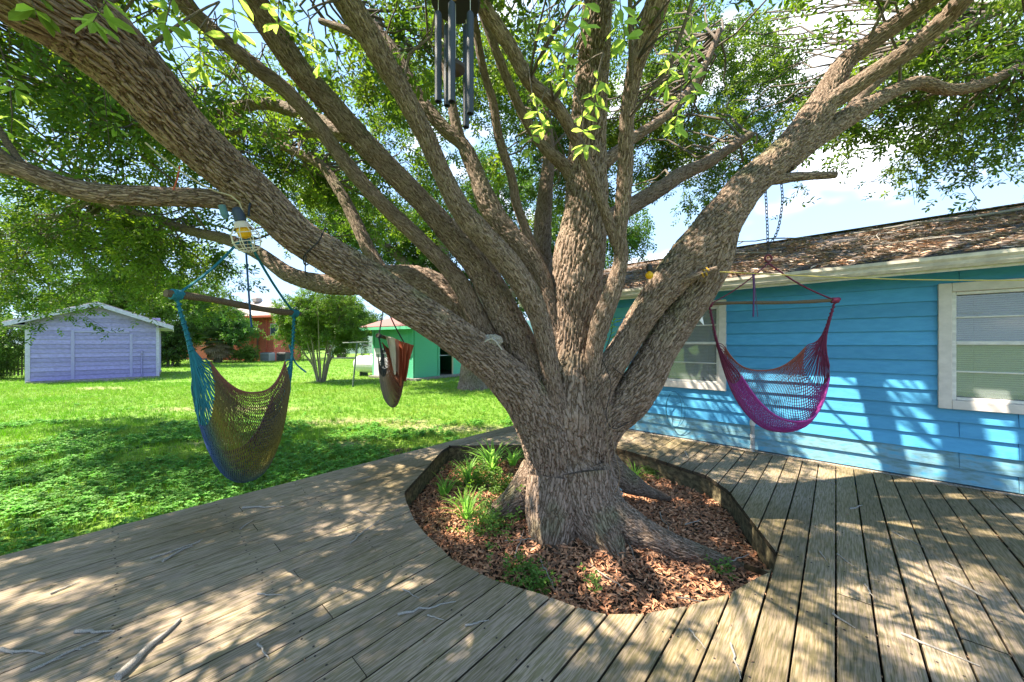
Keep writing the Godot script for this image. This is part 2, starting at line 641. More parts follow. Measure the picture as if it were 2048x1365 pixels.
func materials() -> void:
	# weathered deck timber: fine grain along the board, wide stains across several boards
	var wood := mat(lin(0.395, 0.31, 0.225), 0.85)
	wood.albedo_texture = ntex(31, 0.018, [grey(0.72), grey(0.90), grey(0.95), grey(1.0)], [0.12, 0.4, 0.6, 0.9], 6, 1024)
	wood.uv1_scale = Vector3(0.45, 7.5, 1)
	wood.heightmap_enabled = true
	wood.heightmap_texture = wood.albedo_texture
	wood.heightmap_scale = 0.12
	wood.detail_enabled = true
	wood.detail_blend_mode = BaseMaterial3D.BLEND_MODE_MUL
	wood.detail_albedo = ntex(32, 0.02, [Color(0.80, 0.82, 0.72), Color(1, 1, 1)], [0.3, 0.62], 5)
	wood.detail_uv_layer = BaseMaterial3D.DETAIL_UV_1
	wood.vertex_color_use_as_albedo = true
	M.wood = wood
	M.skirt = mottled(lin(0.21, 0.175, 0.095), 0.85, 33, 0.55, 0.03, 1.0, 0.3)
	M.twig = mottled(lin(0.30, 0.27, 0.23), 0.85, 34, 0.6, 0.05, 4.0)
	M.crown_twig = mottled(lin(0.20, 0.165, 0.13), 0.9, 38, 0.55, 0.05, 4.0)
	M.twig_dark = mat(lin(0.13, 0.105, 0.08), 0.9)
	M.pale_twig = mottled(lin(0.42, 0.385, 0.335), 0.85, 35, 0.65, 0.06, 6.0)
	M.leaf = leaf_material(Color(0.95, 1.0, 0.5))
	M.leaf_far = leaf_material(Color(0.8, 0.92, 0.42))
	var gr := leaf_material(Color(0.6, 0.8, 0.3))
	gr.roughness = 0.6
	M.grass = gr
	var dead := mat(Color.WHITE, 0.75)
	dead.vertex_color_use_as_albedo = true
	M.dead = dead
	M.white = mottled(lin(0.72, 0.70, 0.66), 0.55, 36, 0.86, 0.02, 1.2)
	M.trim = mottled(lin(0.68, 0.62, 0.57), 0.6, 37, 0.92, 0.02, 1.0)
	M.black = mat(lin(0.025, 0.026, 0.028), 0.6)
	var net := mat(Color.WHITE, 0.85)
	net.vertex_color_use_as_albedo = true
	M.net = net
	M.steel = mat(lin(0.06, 0.06, 0.062), 0.5, 0.6)
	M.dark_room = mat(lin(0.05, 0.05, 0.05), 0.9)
	var glass := StandardMaterial3D.new()
	glass.transparency = BaseMaterial3D.TRANSPARENCY_ALPHA
	glass.albedo_color = Color(0.9, 0.95, 0.95, 0.12)
	glass.roughness = 0.03
	M.glass = glass


func deck_q(p: Vector3) -> float:
	return p.dot(wdir)

func deck_a(p: Vector3) -> float:
	return p.dot(bdir)

func in_opening(p: Vector3) -> bool:
	return Geometry2D.is_point_in_polygon(Vector2(deck_a(p), deck_q(p)), opening)

func on_deck(p: Vector3) -> bool:
	return deck_q(p) < EDGE + 0.02


# ---------- ground ----------
func ground() -> void:
	for uv in [[808, 985], [812, 1003], [828, 1040], [850, 1068], [905, 1120], [985, 1160], [1085, 1190], [1150, 1214], [1205, 1229], [1290, 1228], [1370, 1214], [1450, 1193], [1540, 1142], [1557, 1110], [1475, 1005], [1458, 982], [1415, 952], [1315, 919], [1235, 897], [1140, 890], [1030, 890], [900, 892], [884, 902]]:
		var g := G(uv[0], uv[1])
		opening.append(Vector2(deck_a(g), deck_q(g)))

	# lawn: one sheet, fine near the deck and reaching the horizon
	var xs := PackedFloat32Array()
	var zs := PackedFloat32Array()
	for e in [-400.0, -220.0, -120.0, -80.0, -60.0]:
		xs.append(e)
	var q := -48.0
	while q <= 12.0:
		xs.append(q)
		q += 0.5
	for e in [20.0, 40.0, 80.0, 200.0, 400.0]:
		xs.append(e)
	for e in [-400.0, -220.0, -120.0, -80.0, -60.0]:
		zs.append(e)
	q = -46.0
	while q <= 4.0:
		zs.append(q)
		q += 0.5
	for e in [10.0, 30.0, 80.0, 200.0, 400.0]:
		zs.append(e)
	var mb := MB.new()
	for z in zs:
		for x in xs:
			var p := Vector3(x, LAWN, z)
			if not on_deck(p + wdir * -1.2):
				p.y += 0.035 * noise.get_noise_2d(x * 0.35, z * 0.35)
			else:
				p.y -= 0.03
			var bare := bareness(p)
			mb.v.append(p)
			mb.t.append(Vector2(x, z))
			mb.n.append(Vector3.UP)
			mb.c.append(Color(0.15, 0.28, 0.035).lerp(Color(0.36, 0.27, 0.18), bare))
	var nx := xs.size()
	for j in zs.size() - 1:
		for k in nx - 1:
			var a := j * nx + k
			mb.i.append_array(PackedInt32Array([a, a + 1, a + nx, a + 1, a + nx + 1, a + nx]))
	var lm := mat(Color.WHITE, 0.95)
	lm.vertex_color_use_as_albedo = true
	lm.albedo_texture = ntex(41, 0.03, [Color(0.55, 0.6, 0.5), Color(1, 1, 1), Color(1.0, 0.97, 0.8)], [0.2, 0.55, 0.85], 6, 1024)
	lm.uv1_scale = Vector3(0.35, 0.35, 1)
	lm.heightmap_enabled = true
	lm.heightmap_texture = lm.albedo_texture
	lm.heightmap_scale = 3.0
	structure("lawn", mb.mesh(), lm)

	# earth inside the opening, heaped towards the trunk
	mb = MB.new()
	var c := Vector3(0.55, 0, -3.1)
	for j in 41:
		for k in 41:
			var x := -1.9 + 4.4 * k / 40.0
			var z := -5.6 + 4.6 * j / 40.0
			mb.v.append(Vector3(x, soil_y(x, z), z))
			mb.t.append(Vector2(x, z))
	for j in 40:
		for k in 40:
			var a := j * 41 + k
			mb.i.append_array(PackedInt32Array([a, a + 1, a + 41, a + 1, a + 42, a + 41]))
	structure("planter_soil", mb.mesh(), mottled(lin(0.10, 0.065, 0.04), 0.95, 42, 0.4, 0.05, 2.0, 2.0))

	# grass
	var tuft := MB.new()
	for k in 7:
		var a := R(0, TAU)
		var o := Vector3(cos(a), 0, sin(a)) * R(0.0, 0.03)
		var lean := Vector3(cos(a + R(-1, 1)), 0, sin(a + R(-1, 1))) * R(0.01, 0.045)
		var hgt := R(0.035, 0.075)
		var s := Vector3(-sin(a), 0, cos(a)) * 0.0028
		tuft.quad(o - s, o + s, o + s * 0.8 + lean * 0.5 + Vector3.UP * hgt * 0.6, o - s * 0.8 + lean * 0.5 + Vector3.UP * hgt * 0.6)
		tuft.tri(o - s * 0.8 + lean * 0.5 + Vector3.UP * hgt * 0.6, o + s * 0.8 + lean * 0.5 + Vector3.UP * hgt * 0.6, o + lean + Vector3.UP * hgt)
	var clover := MB.new()
	for k in 5:
		var a := R(0, TAU)
		var o := Vector3(cos(a) * R(0.005, 0.04), R(0.025, 0.065), sin(a) * R(0.005, 0.04))
		for l in 3:
			var b := a + TAU * l / 3.0
			var d := Vector3(cos(b), R(-0.1, 0.35), sin(b)).normalized()
			leaf_into(clover, o, d, Vector3.UP, 0.027, 0.022)
	var tm := tuft.mesh()
	var cm := clover.mesh()
	var tb := PackedFloat32Array()
	var cb := PackedFloat32Array()
	for band in [[2.4, 7.5, 30000, 26000, 1.0], [7.5, 15.0, 52000, 5000, 1.15], [15.0, 36.0, 56000, 0, 1.9]]:
		for k in int(band[2]) + int(band[3]):
			var d := sqrt(lerpf(band[0] * band[0], band[1] * band[1], rng.randf()))
			var p := P(R(-420, 1400), 687, d)
			p.y = LAWN
			if on_deck(p) or rng.randf() < bareness(p) * 0.93:
				continue
			if rng.randf() > 0.75 + 0.6 * noise.get_noise_2d(p.x * 1.3, p.z * 1.3):
				continue
			var is_clover: bool = k >= int(band[2])
			if is_clover and noise.get_noise_2d(p.x * 0.6 + 30.0, p.z * 0.6) < -0.25 + 0.10 * (d - 4.0):
				continue
			p.y += 0.035 * noise.get_noise_2d(p.x * 0.35, p.z * 0.35) - 0.004
			var sc: float = R(0.7, 1.3) * band[4]
			var bs := Basis(Vector3.UP, R(0, TAU)).scaled(Vector3(sc, sc * R(0.7, 1.25) / (1.0 + 0.35 * (band[4] - 1.0)), sc))
			var dry := clampf(0.35 + 0.9 * noise.get_noise_2d(p.x * 0.28 + 7.0, p.z * 0.28), 0.0, 1.0)
			if is_clover:
				put(cb, bs, p, Color(0.12, 0.31, 0.04) * R(0.7, 1.4))
			else:
				put(tb, bs, p, Color(0.20, 0.34, 0.035).lerp(Color(0.38, 0.40, 0.09), dry * R(0.3, 1.0)) * R(0.8, 1.25))
	var g := copies(self, "grass", tm, M.grass, tb)
	g.set_meta("label", "mown green lawn grass between the deck and the sheds")
	g.set_meta("category", "grass")
	var cl := copies(self, "ground_cover", cm, M.grass, cb)
	cl.set_meta("label", "low round leaved ground cover along the deck edge")
	cl.set_meta("category", "ground cover")


func bareness(p: Vector3) -> float:
	var b := 0.0
	for s in [[-3.1, -7.6, 1.5, 0.45], [-4.9, -6.0, 0.5, 0.3], [-2.7, -5.8, 0.5, 0.3], [-7.2, -9.0, 2.4, 0.5], [-1.5, -7.0, 1.2, 0.4], [-15.0, -13.2, 1.6, 0.5], [0.0, -6.9, 1.6, 0.5], [-24.0, -34.0, 8.0, 1.2]]:
		var dx: float = (p.x - s[0]) / s[2]
		var dz: float = (p.z - s[1]) / s[3]
		var n := noise.get_noise_2d(p.x * 1.6, p.z * 1.6)
		b = maxf(b, smoothstep(1.1, 0.4, sqrt(dx * dx + dz * dz) + n * 0.5))
	return b * 0.75


func soil_y(x: float, z: float) -> float:
	var d := Vector2(x - 0.53, z + 3.25).length()
	return -0.235 + 0.13 * exp(-d * d / 0.7) + 0.02 * noise.get_noise_2d(x * 3.0, z * 3.0)


# ---------- deck ----------
func span_at(q: float) -> Vector2:   # where the opening lies along the board line q
	var lo := 1e9
	var hi := -1e9
	for k in opening.size():
		var a := opening[k]
		var b := opening[(k + 1) % opening.size()]
		if (a.y - q) * (b.y - q) <= 0.0 and a.y != b.y:
			var x := lerpf(a.x, b.x, (q - a.y) / (b.y - a.y))
			lo = minf(lo, x)
			hi = maxf(hi, x)
	return Vector2(lo, hi)


func deck() -> void:
	var root := Node3D.new()
	root.name = "deck"
	root.set_meta("kind", "structure")
	add_child(root)
	var qlo := 1e9
	var qhi := -1e9
	var alo := 0.0
	var ahi := 0.0
	for o in opening:
		if o.y < qlo:
			qlo = o.y
			alo = o.x
		if o.y > qhi:
			qhi = o.y
			ahi = o.x
	var a_end := WALL - 0.075
	var k0 := int(floor(-5.0 / PITCH))
	var k1 := int(floor((EDGE - 0.0) / PITCH))
	for k in range(k0, k1):
		var q0 := k * PITCH + R(0.0035, 0.006)
		var q1 := (k + 1) * PITCH - R(0.0035, 0.006)
		var start := -2.6
		# joints, as on a deck laid of 16 ft boards
		var cuts := [start]
		var jt := start + (0.9 if posmod(k, 3) == 0 else (3.35 if posmod(k, 3) == 1 else 5.3)) + R(-0.04, 0.04)
		if jt < a_end - 0.4:
			cuts.append(jt)
		cuts.append(a_end)
		for s in cuts.size() - 1:
			var a0: float = cuts[s] + (0.002 if s > 0 else 0.0)
			var a1: float = cuts[s + 1] - (0.002 if s < cuts.size() - 2 else R(0.0, 0.02))
			var tone := R(0.80, 1.14)
			var lift := R(-0.0015, 0.0015)
			if q1 > qlo and q0 < qhi:
				var left := []
				var right := []
				for c in 6:
					var qq := lerpf(q0, q1, [0.0, 0.03, 0.33, 0.67, 0.97, 1.0][c])
					var sp := Vector2(alo, alo) if qq <= qlo else (Vector2(ahi, ahi) if qq >= qhi else span_at(qq))
					left.append(clampf(sp.x, a0, a1))
					right.append(clampf(sp.y, a0, a1))
				if left.max() > a0 + 0.01:
					board(root, q0, q1, [a0, a0, a0, a0, a0, a0], left, tone, lift)
				if right.min() < a1 - 0.01:
					board(root, q0, q1, right, [a1, a1, a1, a1, a1, a1], tone * R(0.95, 1.05), lift)
			else:
				board(root, q0, q1, [a0, a0, a0, a0, a0, a0], [a1, a1, a1, a1, a1, a1], tone, lift)
	# screw heads in pairs over the joists
	var screw := MB.new()
	screw.lathe(PackedVector2Array([Vector2(0.0, 0.0), Vector2(0.0042, 0.0), Vector2(0.0055, -0.002)]), 8)
	var sbuf := PackedFloat32Array()
	for k in range(k0, k1):
		for j in 14:
			for e in [0.22, 0.78]:
				var sp := D(-2.4 + 0.6 * j + R(-0.02, 0.02), (k + e) * PITCH + R(-0.008, 0.008), 0.0022)
				if not in_opening(sp) and deck_a(sp) < a_end:
					put(sbuf, Basis(), sp, Color(0.045, 0.035, 0.03))
	copies(root, "screw_heads", screw.mesh(), M.dead, sbuf)
	# skirt round the opening, set back under the board ends
	var cen := Vector2.ZERO
	for o in opening:
		cen += o / opening.size()
	for k in opening.size():
		var a := opening[k]
		var b := opening[(k + 1) % opening.size()]
		if a.distance_to(b) < 0.02:
			continue
		var mid := (a + b) * 0.5
		var tang := (b - a).normalized()
		var nrm := Vector2(-tang.y, tang.x)
		if nrm.dot(mid - cen) < 0.0:
			nrm = -nrm
		var at := mid + nrm * 0.035
		var mb := MB.new()
		var x := (bdir * tang.x + wdir * tang.y).normalized()
		mb.bbox(Vector3.ZERO, Vector3(a.distance_to(b) + 0.03, 0.19 + R(-0.01, 0.01), 0.034), 0.004)
		var xf := Transform3D(Basis(x, Vector3.UP, x.cross(Vector3.UP)), D(at.x, at.y, -0.137 - 0.001 * (k % 2)))
		part(root, "skirt_board", mb.mesh(), M.skirt, xf)
	# outer fascia towards the lawn
	var fb := MB.new()
	fb.bbox(Vector3.ZERO, Vector3(8.2, 0.2, 0.036), 0.004)
	part(root, "fascia", fb.mesh(), M.skirt, Transform3D(Basis(bdir, Vector3.UP, bdir.cross(Vector3.UP)), D(1.5, EDGE - 0.06, -0.145)))
	for k in 7:   # joists below, seen through the gaps
		var jb := MB.new()
		jb.bbox(Vector3.ZERO, Vector3(1.6, 0.14, 0.04), 0.003)
		part(root, "joist", jb.mesh(), M.skirt, Transform3D(Basis(wdir, Vector3.UP, wdir.cross(Vector3.UP)), D(-1.5 + 0.16 * k, 1.0 + 0.3 * k, -0.115)))


func board(root: Node3D, q0: float, q1: float, from: Array, to: Array, tone: float, lift: float) -> void:
	var mb := MB.new()
	var prof := [[0.0, -0.006], [0.03, 0.0], [0.33, 0.0], [0.67, 0.0], [0.97, 0.0], [1.0, -0.006]]
	var length: float = to.max() - from.min()
	var rows := maxi(1, int(length / 0.22))
	var off := Vector2(R(0, 9), R(0, 9))
	for r in rows + 1:
		for c in 6:
			var f := float(r) / rows
			var a := lerpf(from[c], to[c], f)
			var q := lerpf(q0, q1, prof[c][0])
			var p := D(a, q, prof[c][1] + lift)
			mb.v.append(p)
			mb.n.append(Vector3.UP if c in [1, 2, 3, 4] else (Vector3.UP + wdir * (-0.8 if c == 0 else 0.8)).normalized())
			mb.t.append(Vector2(a, q) + off)
			# weathering: bleached where it gets the sun most, green and dark where it stays damp
			var damp := smoothstep(-0.25, 0.4, noise.get_noise_2d(p.x * 0.55 + 3.0, p.z * 0.55) + 0.10 * p.x)
			var blot := noise.get_noise_2d(a * 1.6 + 60.0 + off.x, q * 9.0) + 0.7 * noise.get_noise_2d(p.x * 2.6 + 60.0, p.z * 2.6)
			var t := tone * (1.0 + 0.15 * blot)
			mb.c.append(Color(t * lerpf(1.0, 0.64, damp), t * lerpf(0.99, 0.62, damp), t * lerpf(1.03, 0.50, damp)))
	for r in rows:
		for c in 5:
			var a := r * 6 + c
			mb.i.append_array(PackedInt32Array([a, a + 1, a + 6, a + 1, a + 7, a + 6]))
	# sides and ends
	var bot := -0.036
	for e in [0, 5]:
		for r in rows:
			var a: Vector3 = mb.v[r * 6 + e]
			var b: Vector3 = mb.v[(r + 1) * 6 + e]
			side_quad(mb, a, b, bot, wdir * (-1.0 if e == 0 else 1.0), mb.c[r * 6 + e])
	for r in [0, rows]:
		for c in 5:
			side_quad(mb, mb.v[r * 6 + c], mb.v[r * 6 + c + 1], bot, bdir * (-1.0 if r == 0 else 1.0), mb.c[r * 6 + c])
	part(root, "board", mb.mesh(), M.wood)


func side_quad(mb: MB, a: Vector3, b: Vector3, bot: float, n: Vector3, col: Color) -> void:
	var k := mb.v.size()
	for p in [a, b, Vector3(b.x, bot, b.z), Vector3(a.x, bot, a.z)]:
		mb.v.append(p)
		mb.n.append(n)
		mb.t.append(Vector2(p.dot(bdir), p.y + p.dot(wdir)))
		mb.c.append(Color(col.r * 0.3, col.g * 0.29, col.b * 0.27))  # grimy edges, darkened further so the gap shade sits in the colour
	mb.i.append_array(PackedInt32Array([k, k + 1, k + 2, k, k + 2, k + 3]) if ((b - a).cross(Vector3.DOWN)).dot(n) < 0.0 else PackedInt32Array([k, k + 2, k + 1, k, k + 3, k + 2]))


# ---------- lap siding ----------
# boards in the local xy plane of parent, outward +z; every board a wedge whose lower edge stands proud
func siding_board(parent: Node3D, m: Material, x0: float, x1: float, y0: float, expo: float, at := Vector3.ZERO, proud := 0.014, y1 := -1.0, xa := 0.0, xb := 0.0) -> void:
	var mb := MB.new()
	var top := (y0 + expo + 0.012) if y1 < 0.0 else y1
	var n := maxi(1, int((x1 - x0) / 0.5))
	var zt := proud - 0.014
	for k in n:
		var f0 := float(k) / n
		var f1 := float(k + 1) / n
		var a := lerpf(x0, x1, f0)
		var b := lerpf(x0, x1, f1)
		var ta := lerpf(x0 + xa, x1 - xb, f0)
		var tb := lerpf(x0 + xa, x1 - xb, f1)
		var jig0 := 0.0015 * noise.get_noise_2d(a * 2.0, y0 * 9.0)
		var jig1 := 0.0015 * noise.get_noise_2d(b * 2.0, y0 * 9.0)
		mb.quad_uv(Vector3(a, y0 + jig0, proud), Vector3(ta, top, zt - 0.012), Vector3(tb, top, zt - 0.012), Vector3(b, y0 + jig1, proud), Vector2(a, y0), Vector2(a, top), Vector2(b, top), Vector2(b, y0))
		mb.quad_uv(Vector3(a, y0 + jig0, proud), Vector3(b, y0 + jig1, proud), Vector3(b, y0 + jig1, -0.004), Vector3(a, y0 + jig0, -0.004), Vector2(a, y0), Vector2(b, y0), Vector2(b, y0), Vector2(a, y0))
	for e in [x0, x1]:
		mb.quad_uv(Vector3(e, y0, proud), Vector3(e, y0, -0.004), Vector3(e, top, -0.004), Vector3(e, top, zt - 0.012), Vector2(0, 0), Vector2(0, 0), Vector2(0, 0), Vector2(0, 0))
	part(parent, "siding_board", mb.mesh(), m, Transform3D(Basis(), at))


func house() -> void:
	var h := thing("blue_house", "long bright blue clapboard house with white windows beside the deck", "house")
	h.transform = Transform3D(Basis(-wdir, Vector3.UP, -bdir), bdir * WALL)
	var s0 := -4.2
	var s1 := 4.6
	var paints := []
	for k in 3:
		var m := mat(lin(0.075, 0.325, 0.56) * [1.0, 1.04, 0.96][k], 0.5)
		m.albedo_texture = ntex(51 + k, 0.012, [Color(0.93, 0.96, 0.97), Color(1, 1, 1)], [0.3, 0.7], 5)
		m.uv1_scale = Vector3(0.8, 2.5, 1)
		m.heightmap_enabled = true
		m.heightmap_texture = ntex(55, 0.05, [grey(0.3), grey(1)], [0.2, 0.8], 4)
		m.heightmap_scale = 0.06
		paints.append(m)
	# the lowest courses are weathered: paint washed thin and grey
	var worn := []
	for k in 3:
		var m := mat(lin(0.16, 0.35, 0.49), 0.65)
		m.albedo_texture = ntex(57 + k, 0.02, [Color(0.88, 0.84, 0.74), Color(1.0, 0.98, 0.95), Color(0.75, 0.97, 1.0)], [0.2, 0.55, 0.85], 6)
		m.uv1_scale = Vector3(0.45, 1.3, 1)
		worn.append(m)
	var green := mat(lin(0.12, 0.43, 0.47), 0.55)   # greener light on the far end, put into the board colour
	green.albedo_texture = paints[0].albedo_texture
	var wins := [[-2.02, -1.113], [0.771, 1.70]]
	for k in 15:
		var y0 := 0.011 + 0.152 * k
		var spans := [[s0, s1]]
		if k >= 5 and k <= 12:
			spans = [[s0, wins[0][0] + 0.05], [wins[0][1] - 0.05, wins[1][0] + 0.05], [wins[1][1] - 0.05, s1]]
		for sp in spans:
			var x: float = sp[0]
			var cut := -2.75 + (0.35 if k % 2 == 0 else 0.0)
			while x < float(sp[1]) - 0.01:
				var e := minf(sp[1], cut if x < cut - 0.01 else x + 3.66)
				if float(sp[1]) - e < 0.3:
					e = sp[1]
				var m: Material = paints[(k * 2 + int(x + 9.0)) % 3]
				if k < 2:
					m = worn[(k + int(x + 9.0)) % 3]
				elif e <= cut + 0.01:
					m = green
				siding_board(h, m, x + 0.001, e - 0.001, y0, 0.152)
				x = e
	# body behind the siding
	var body := MB.new()
	body.bbox(Vector3((s0 + s1) / 2, 1.05, -6.05), Vector3(s1 - s0 - 0.02, 2.5, 0.1), 0.01)
	body.bbox(Vector3(s0 + 0.05, 1.05, -3.03), Vector3(0.1, 2.5, 6.0), 0.01)
	body.bbox(Vector3(s1 - 0.05, 1.05, -3.03), Vector3(0.1, 2.5, 6.0), 0.01)
	body.bbox(Vector3((s0 + s1) / 2, -0.15, -3.05), Vector3(s1 - s0 - 0.3, 0.2, 5.8), 0.01)
	part(h, "wall", body.mesh(), paints[0])
	var sill := MB.new()
	sill.bbox(Vector3((s0 + s1) / 2, -0.014, 0.036), Vector3(s1 - s0, 0.026, 0.07), 0.004)
	part(h, "base_strip", sill.mesh(), mottled(lin(0.42, 0.36, 0.30), 0.9, 61, 0.55, 0.04, 2.0))
	# windows
	for w in wins:
		window(h, w[0], w[1], 0.745, 2.0)
	# roof: decking, shingle courses, gutter
	var pitch := 0.323
	var e0 := 0.46   # eave overhang
	var slope := Vector3(0, pitch, -1).normalized()
	var up := Vector3(0, 1, pitch).normalized()
	var eave := Vector3(0, 2.21, e0)
	var runl := 3.62 * sqrt(1.0 + pitch * pitch)
	var deckm := MB.new()
	var xb := Basis(Vector3.RIGHT, up, -slope)
	deckm.bbox(eave + Vector3((s0 + s1) / 2, 0, 0) + slope * runl * 0.5 - up * 0.03, Vector3(s1 - s0 + 0.5, 0.05, runl), 0.004, xb)
	var back := Basis(Vector3.RIGHT, Vector3(0, 1, -pitch).normalized(), -Vector3(0, -pitch, -1).normalized())
	var ridge := eave + slope * runl
	deckm.bbox(ridge + Vector3((s0 + s1) / 2, 0, 0) + Vector3(0, -pitch, -1).normalized() * runl * 0.5 - Vector3(0, 1, -pitch).normalized() * 0.03, Vector3(s1 - s0 + 0.5, 0.05, runl), 0.004, back)
	var roof := part(h, "roof", deckm.mesh(), mottled(lin(0.14, 0.12, 0.11), 0.95, 62, 0.6, 0.03, 2.0))
	var strips := []
	for k in 4:
		var mb := MB.new()
		for tb in 3:
			var lw := 0.327
			mb.bbox(Vector3((tb - 1) * 0.333, 0.004 + 0.001 * ((tb + k) % 2), 0), Vector3(lw, 0.007, 0.20), 0.002)
		strips.append(mb.mesh())
	var sh := []
	for k in 4:
		sh.append(mottled(lin(0.165, 0.135, 0.115) * [1.0, 0.8, 1.15, 0.92][k], 0.95, 63 + k, 0.55, 0.06, 3.0, 0.4))
	var courses := int(runl / 0.15)
	for k in courses:
		for j in int(s1 - s0 + 1.0):
			var x := s0 - 0.25 + j * 1.0 + 0.5 + (0.17 if k % 2 == 0 else 0.0)
			if x > s1 + 0.3:
				continue
			var at := eave + Vector3(x, 0, 0) + slope * (0.07 + k * 0.15) + up * 0.004
			var b := xb * Basis(Vector3.RIGHT, 0.035)
			part(roof, "shingle_strip", strips[rng.randi() % 4], sh[rng.randi() % 4], Transform3D(b, at + up * 0.003))
	var cap := MB.new()
	cap.bbox(ridge + Vector3((s0 + s1) / 2, 0.022, 0), Vector3(s1 - s0 + 0.5, 0.02, 0.2), 0.006)
	part(roof, "ridge_cap", cap.mesh(), mat(lin(0.07, 0.06, 0.055), 0.95))
	# eave closing: soffit and fascia
	var sof := MB.new()
	sof.bbox(Vector3((s0 + s1) / 2, 2.155, 0.20), Vector3(s1 - s0 + 0.4, 0.014, 0.41), 0.002)
	part(h, "soffit", sof.mesh(), paints[0])
	var fas := MB.new()
	fas.bbox(Vector3((s0 + s1) / 2, 2.135, 0.405), Vector3(s1 - s0 + 0.5, 0.13, 0.02), 0.003)
	part(h, "fascia", fas.mesh(), M.white)
	# gutter: folded sheet, open at the top, in three lengths with joints
	var gm := mottled(lin(0.66, 0.60, 0.50), 0.5, 67, 0.80, 0.015, 1.2)
	var prof := PackedVector2Array([Vector2(0.418, 2.205), Vector2(0.418, 2.095), Vector2(0.475, 2.092), Vector2(0.492, 2.12), Vector2(0.497, 2.15), Vector2(0.515, 2.175), Vector2(0.517, 2.205), Vector2(0.505, 2.207)])
	var gx := s0 - 0.25
	for ln in [3.05, 3.05, 3.2]:
		var mb := MB.new()
		for k in prof.size() - 1:
			var a := prof[k]
			var b := prof[k + 1]
			mb.quad(Vector3(gx, a.y, a.x), Vector3(gx + ln - 0.004, a.y, a.x), Vector3(gx + ln - 0.004, b.y, b.x), Vector3(gx, b.y, b.x))
		var gt := part(h, "gutter", mb.mesh(), gm)
		var jb := MB.new()
		for k in prof.size() - 1:
			var a := prof[k] + Vector2(0.0025, -0.0025 if k < 3 else 0.0)
			var b := prof[k + 1] + Vector2(0.0025, -0.0025 if k < 3 else 0.0)
			jb.quad(Vector3(gx + ln - 0.03, a.y, a.x), Vector3(gx + ln + 0.03, a.y, a.x), Vector3(gx + ln + 0.03, b.y, b.x), Vector3(gx + ln - 0.03, b.y, b.x))
		part(gt, "gutter_joint", jb.mesh(), M.white)
		gx += ln
	roof_debris(h, eave, slope, up, s0, s1, runl)


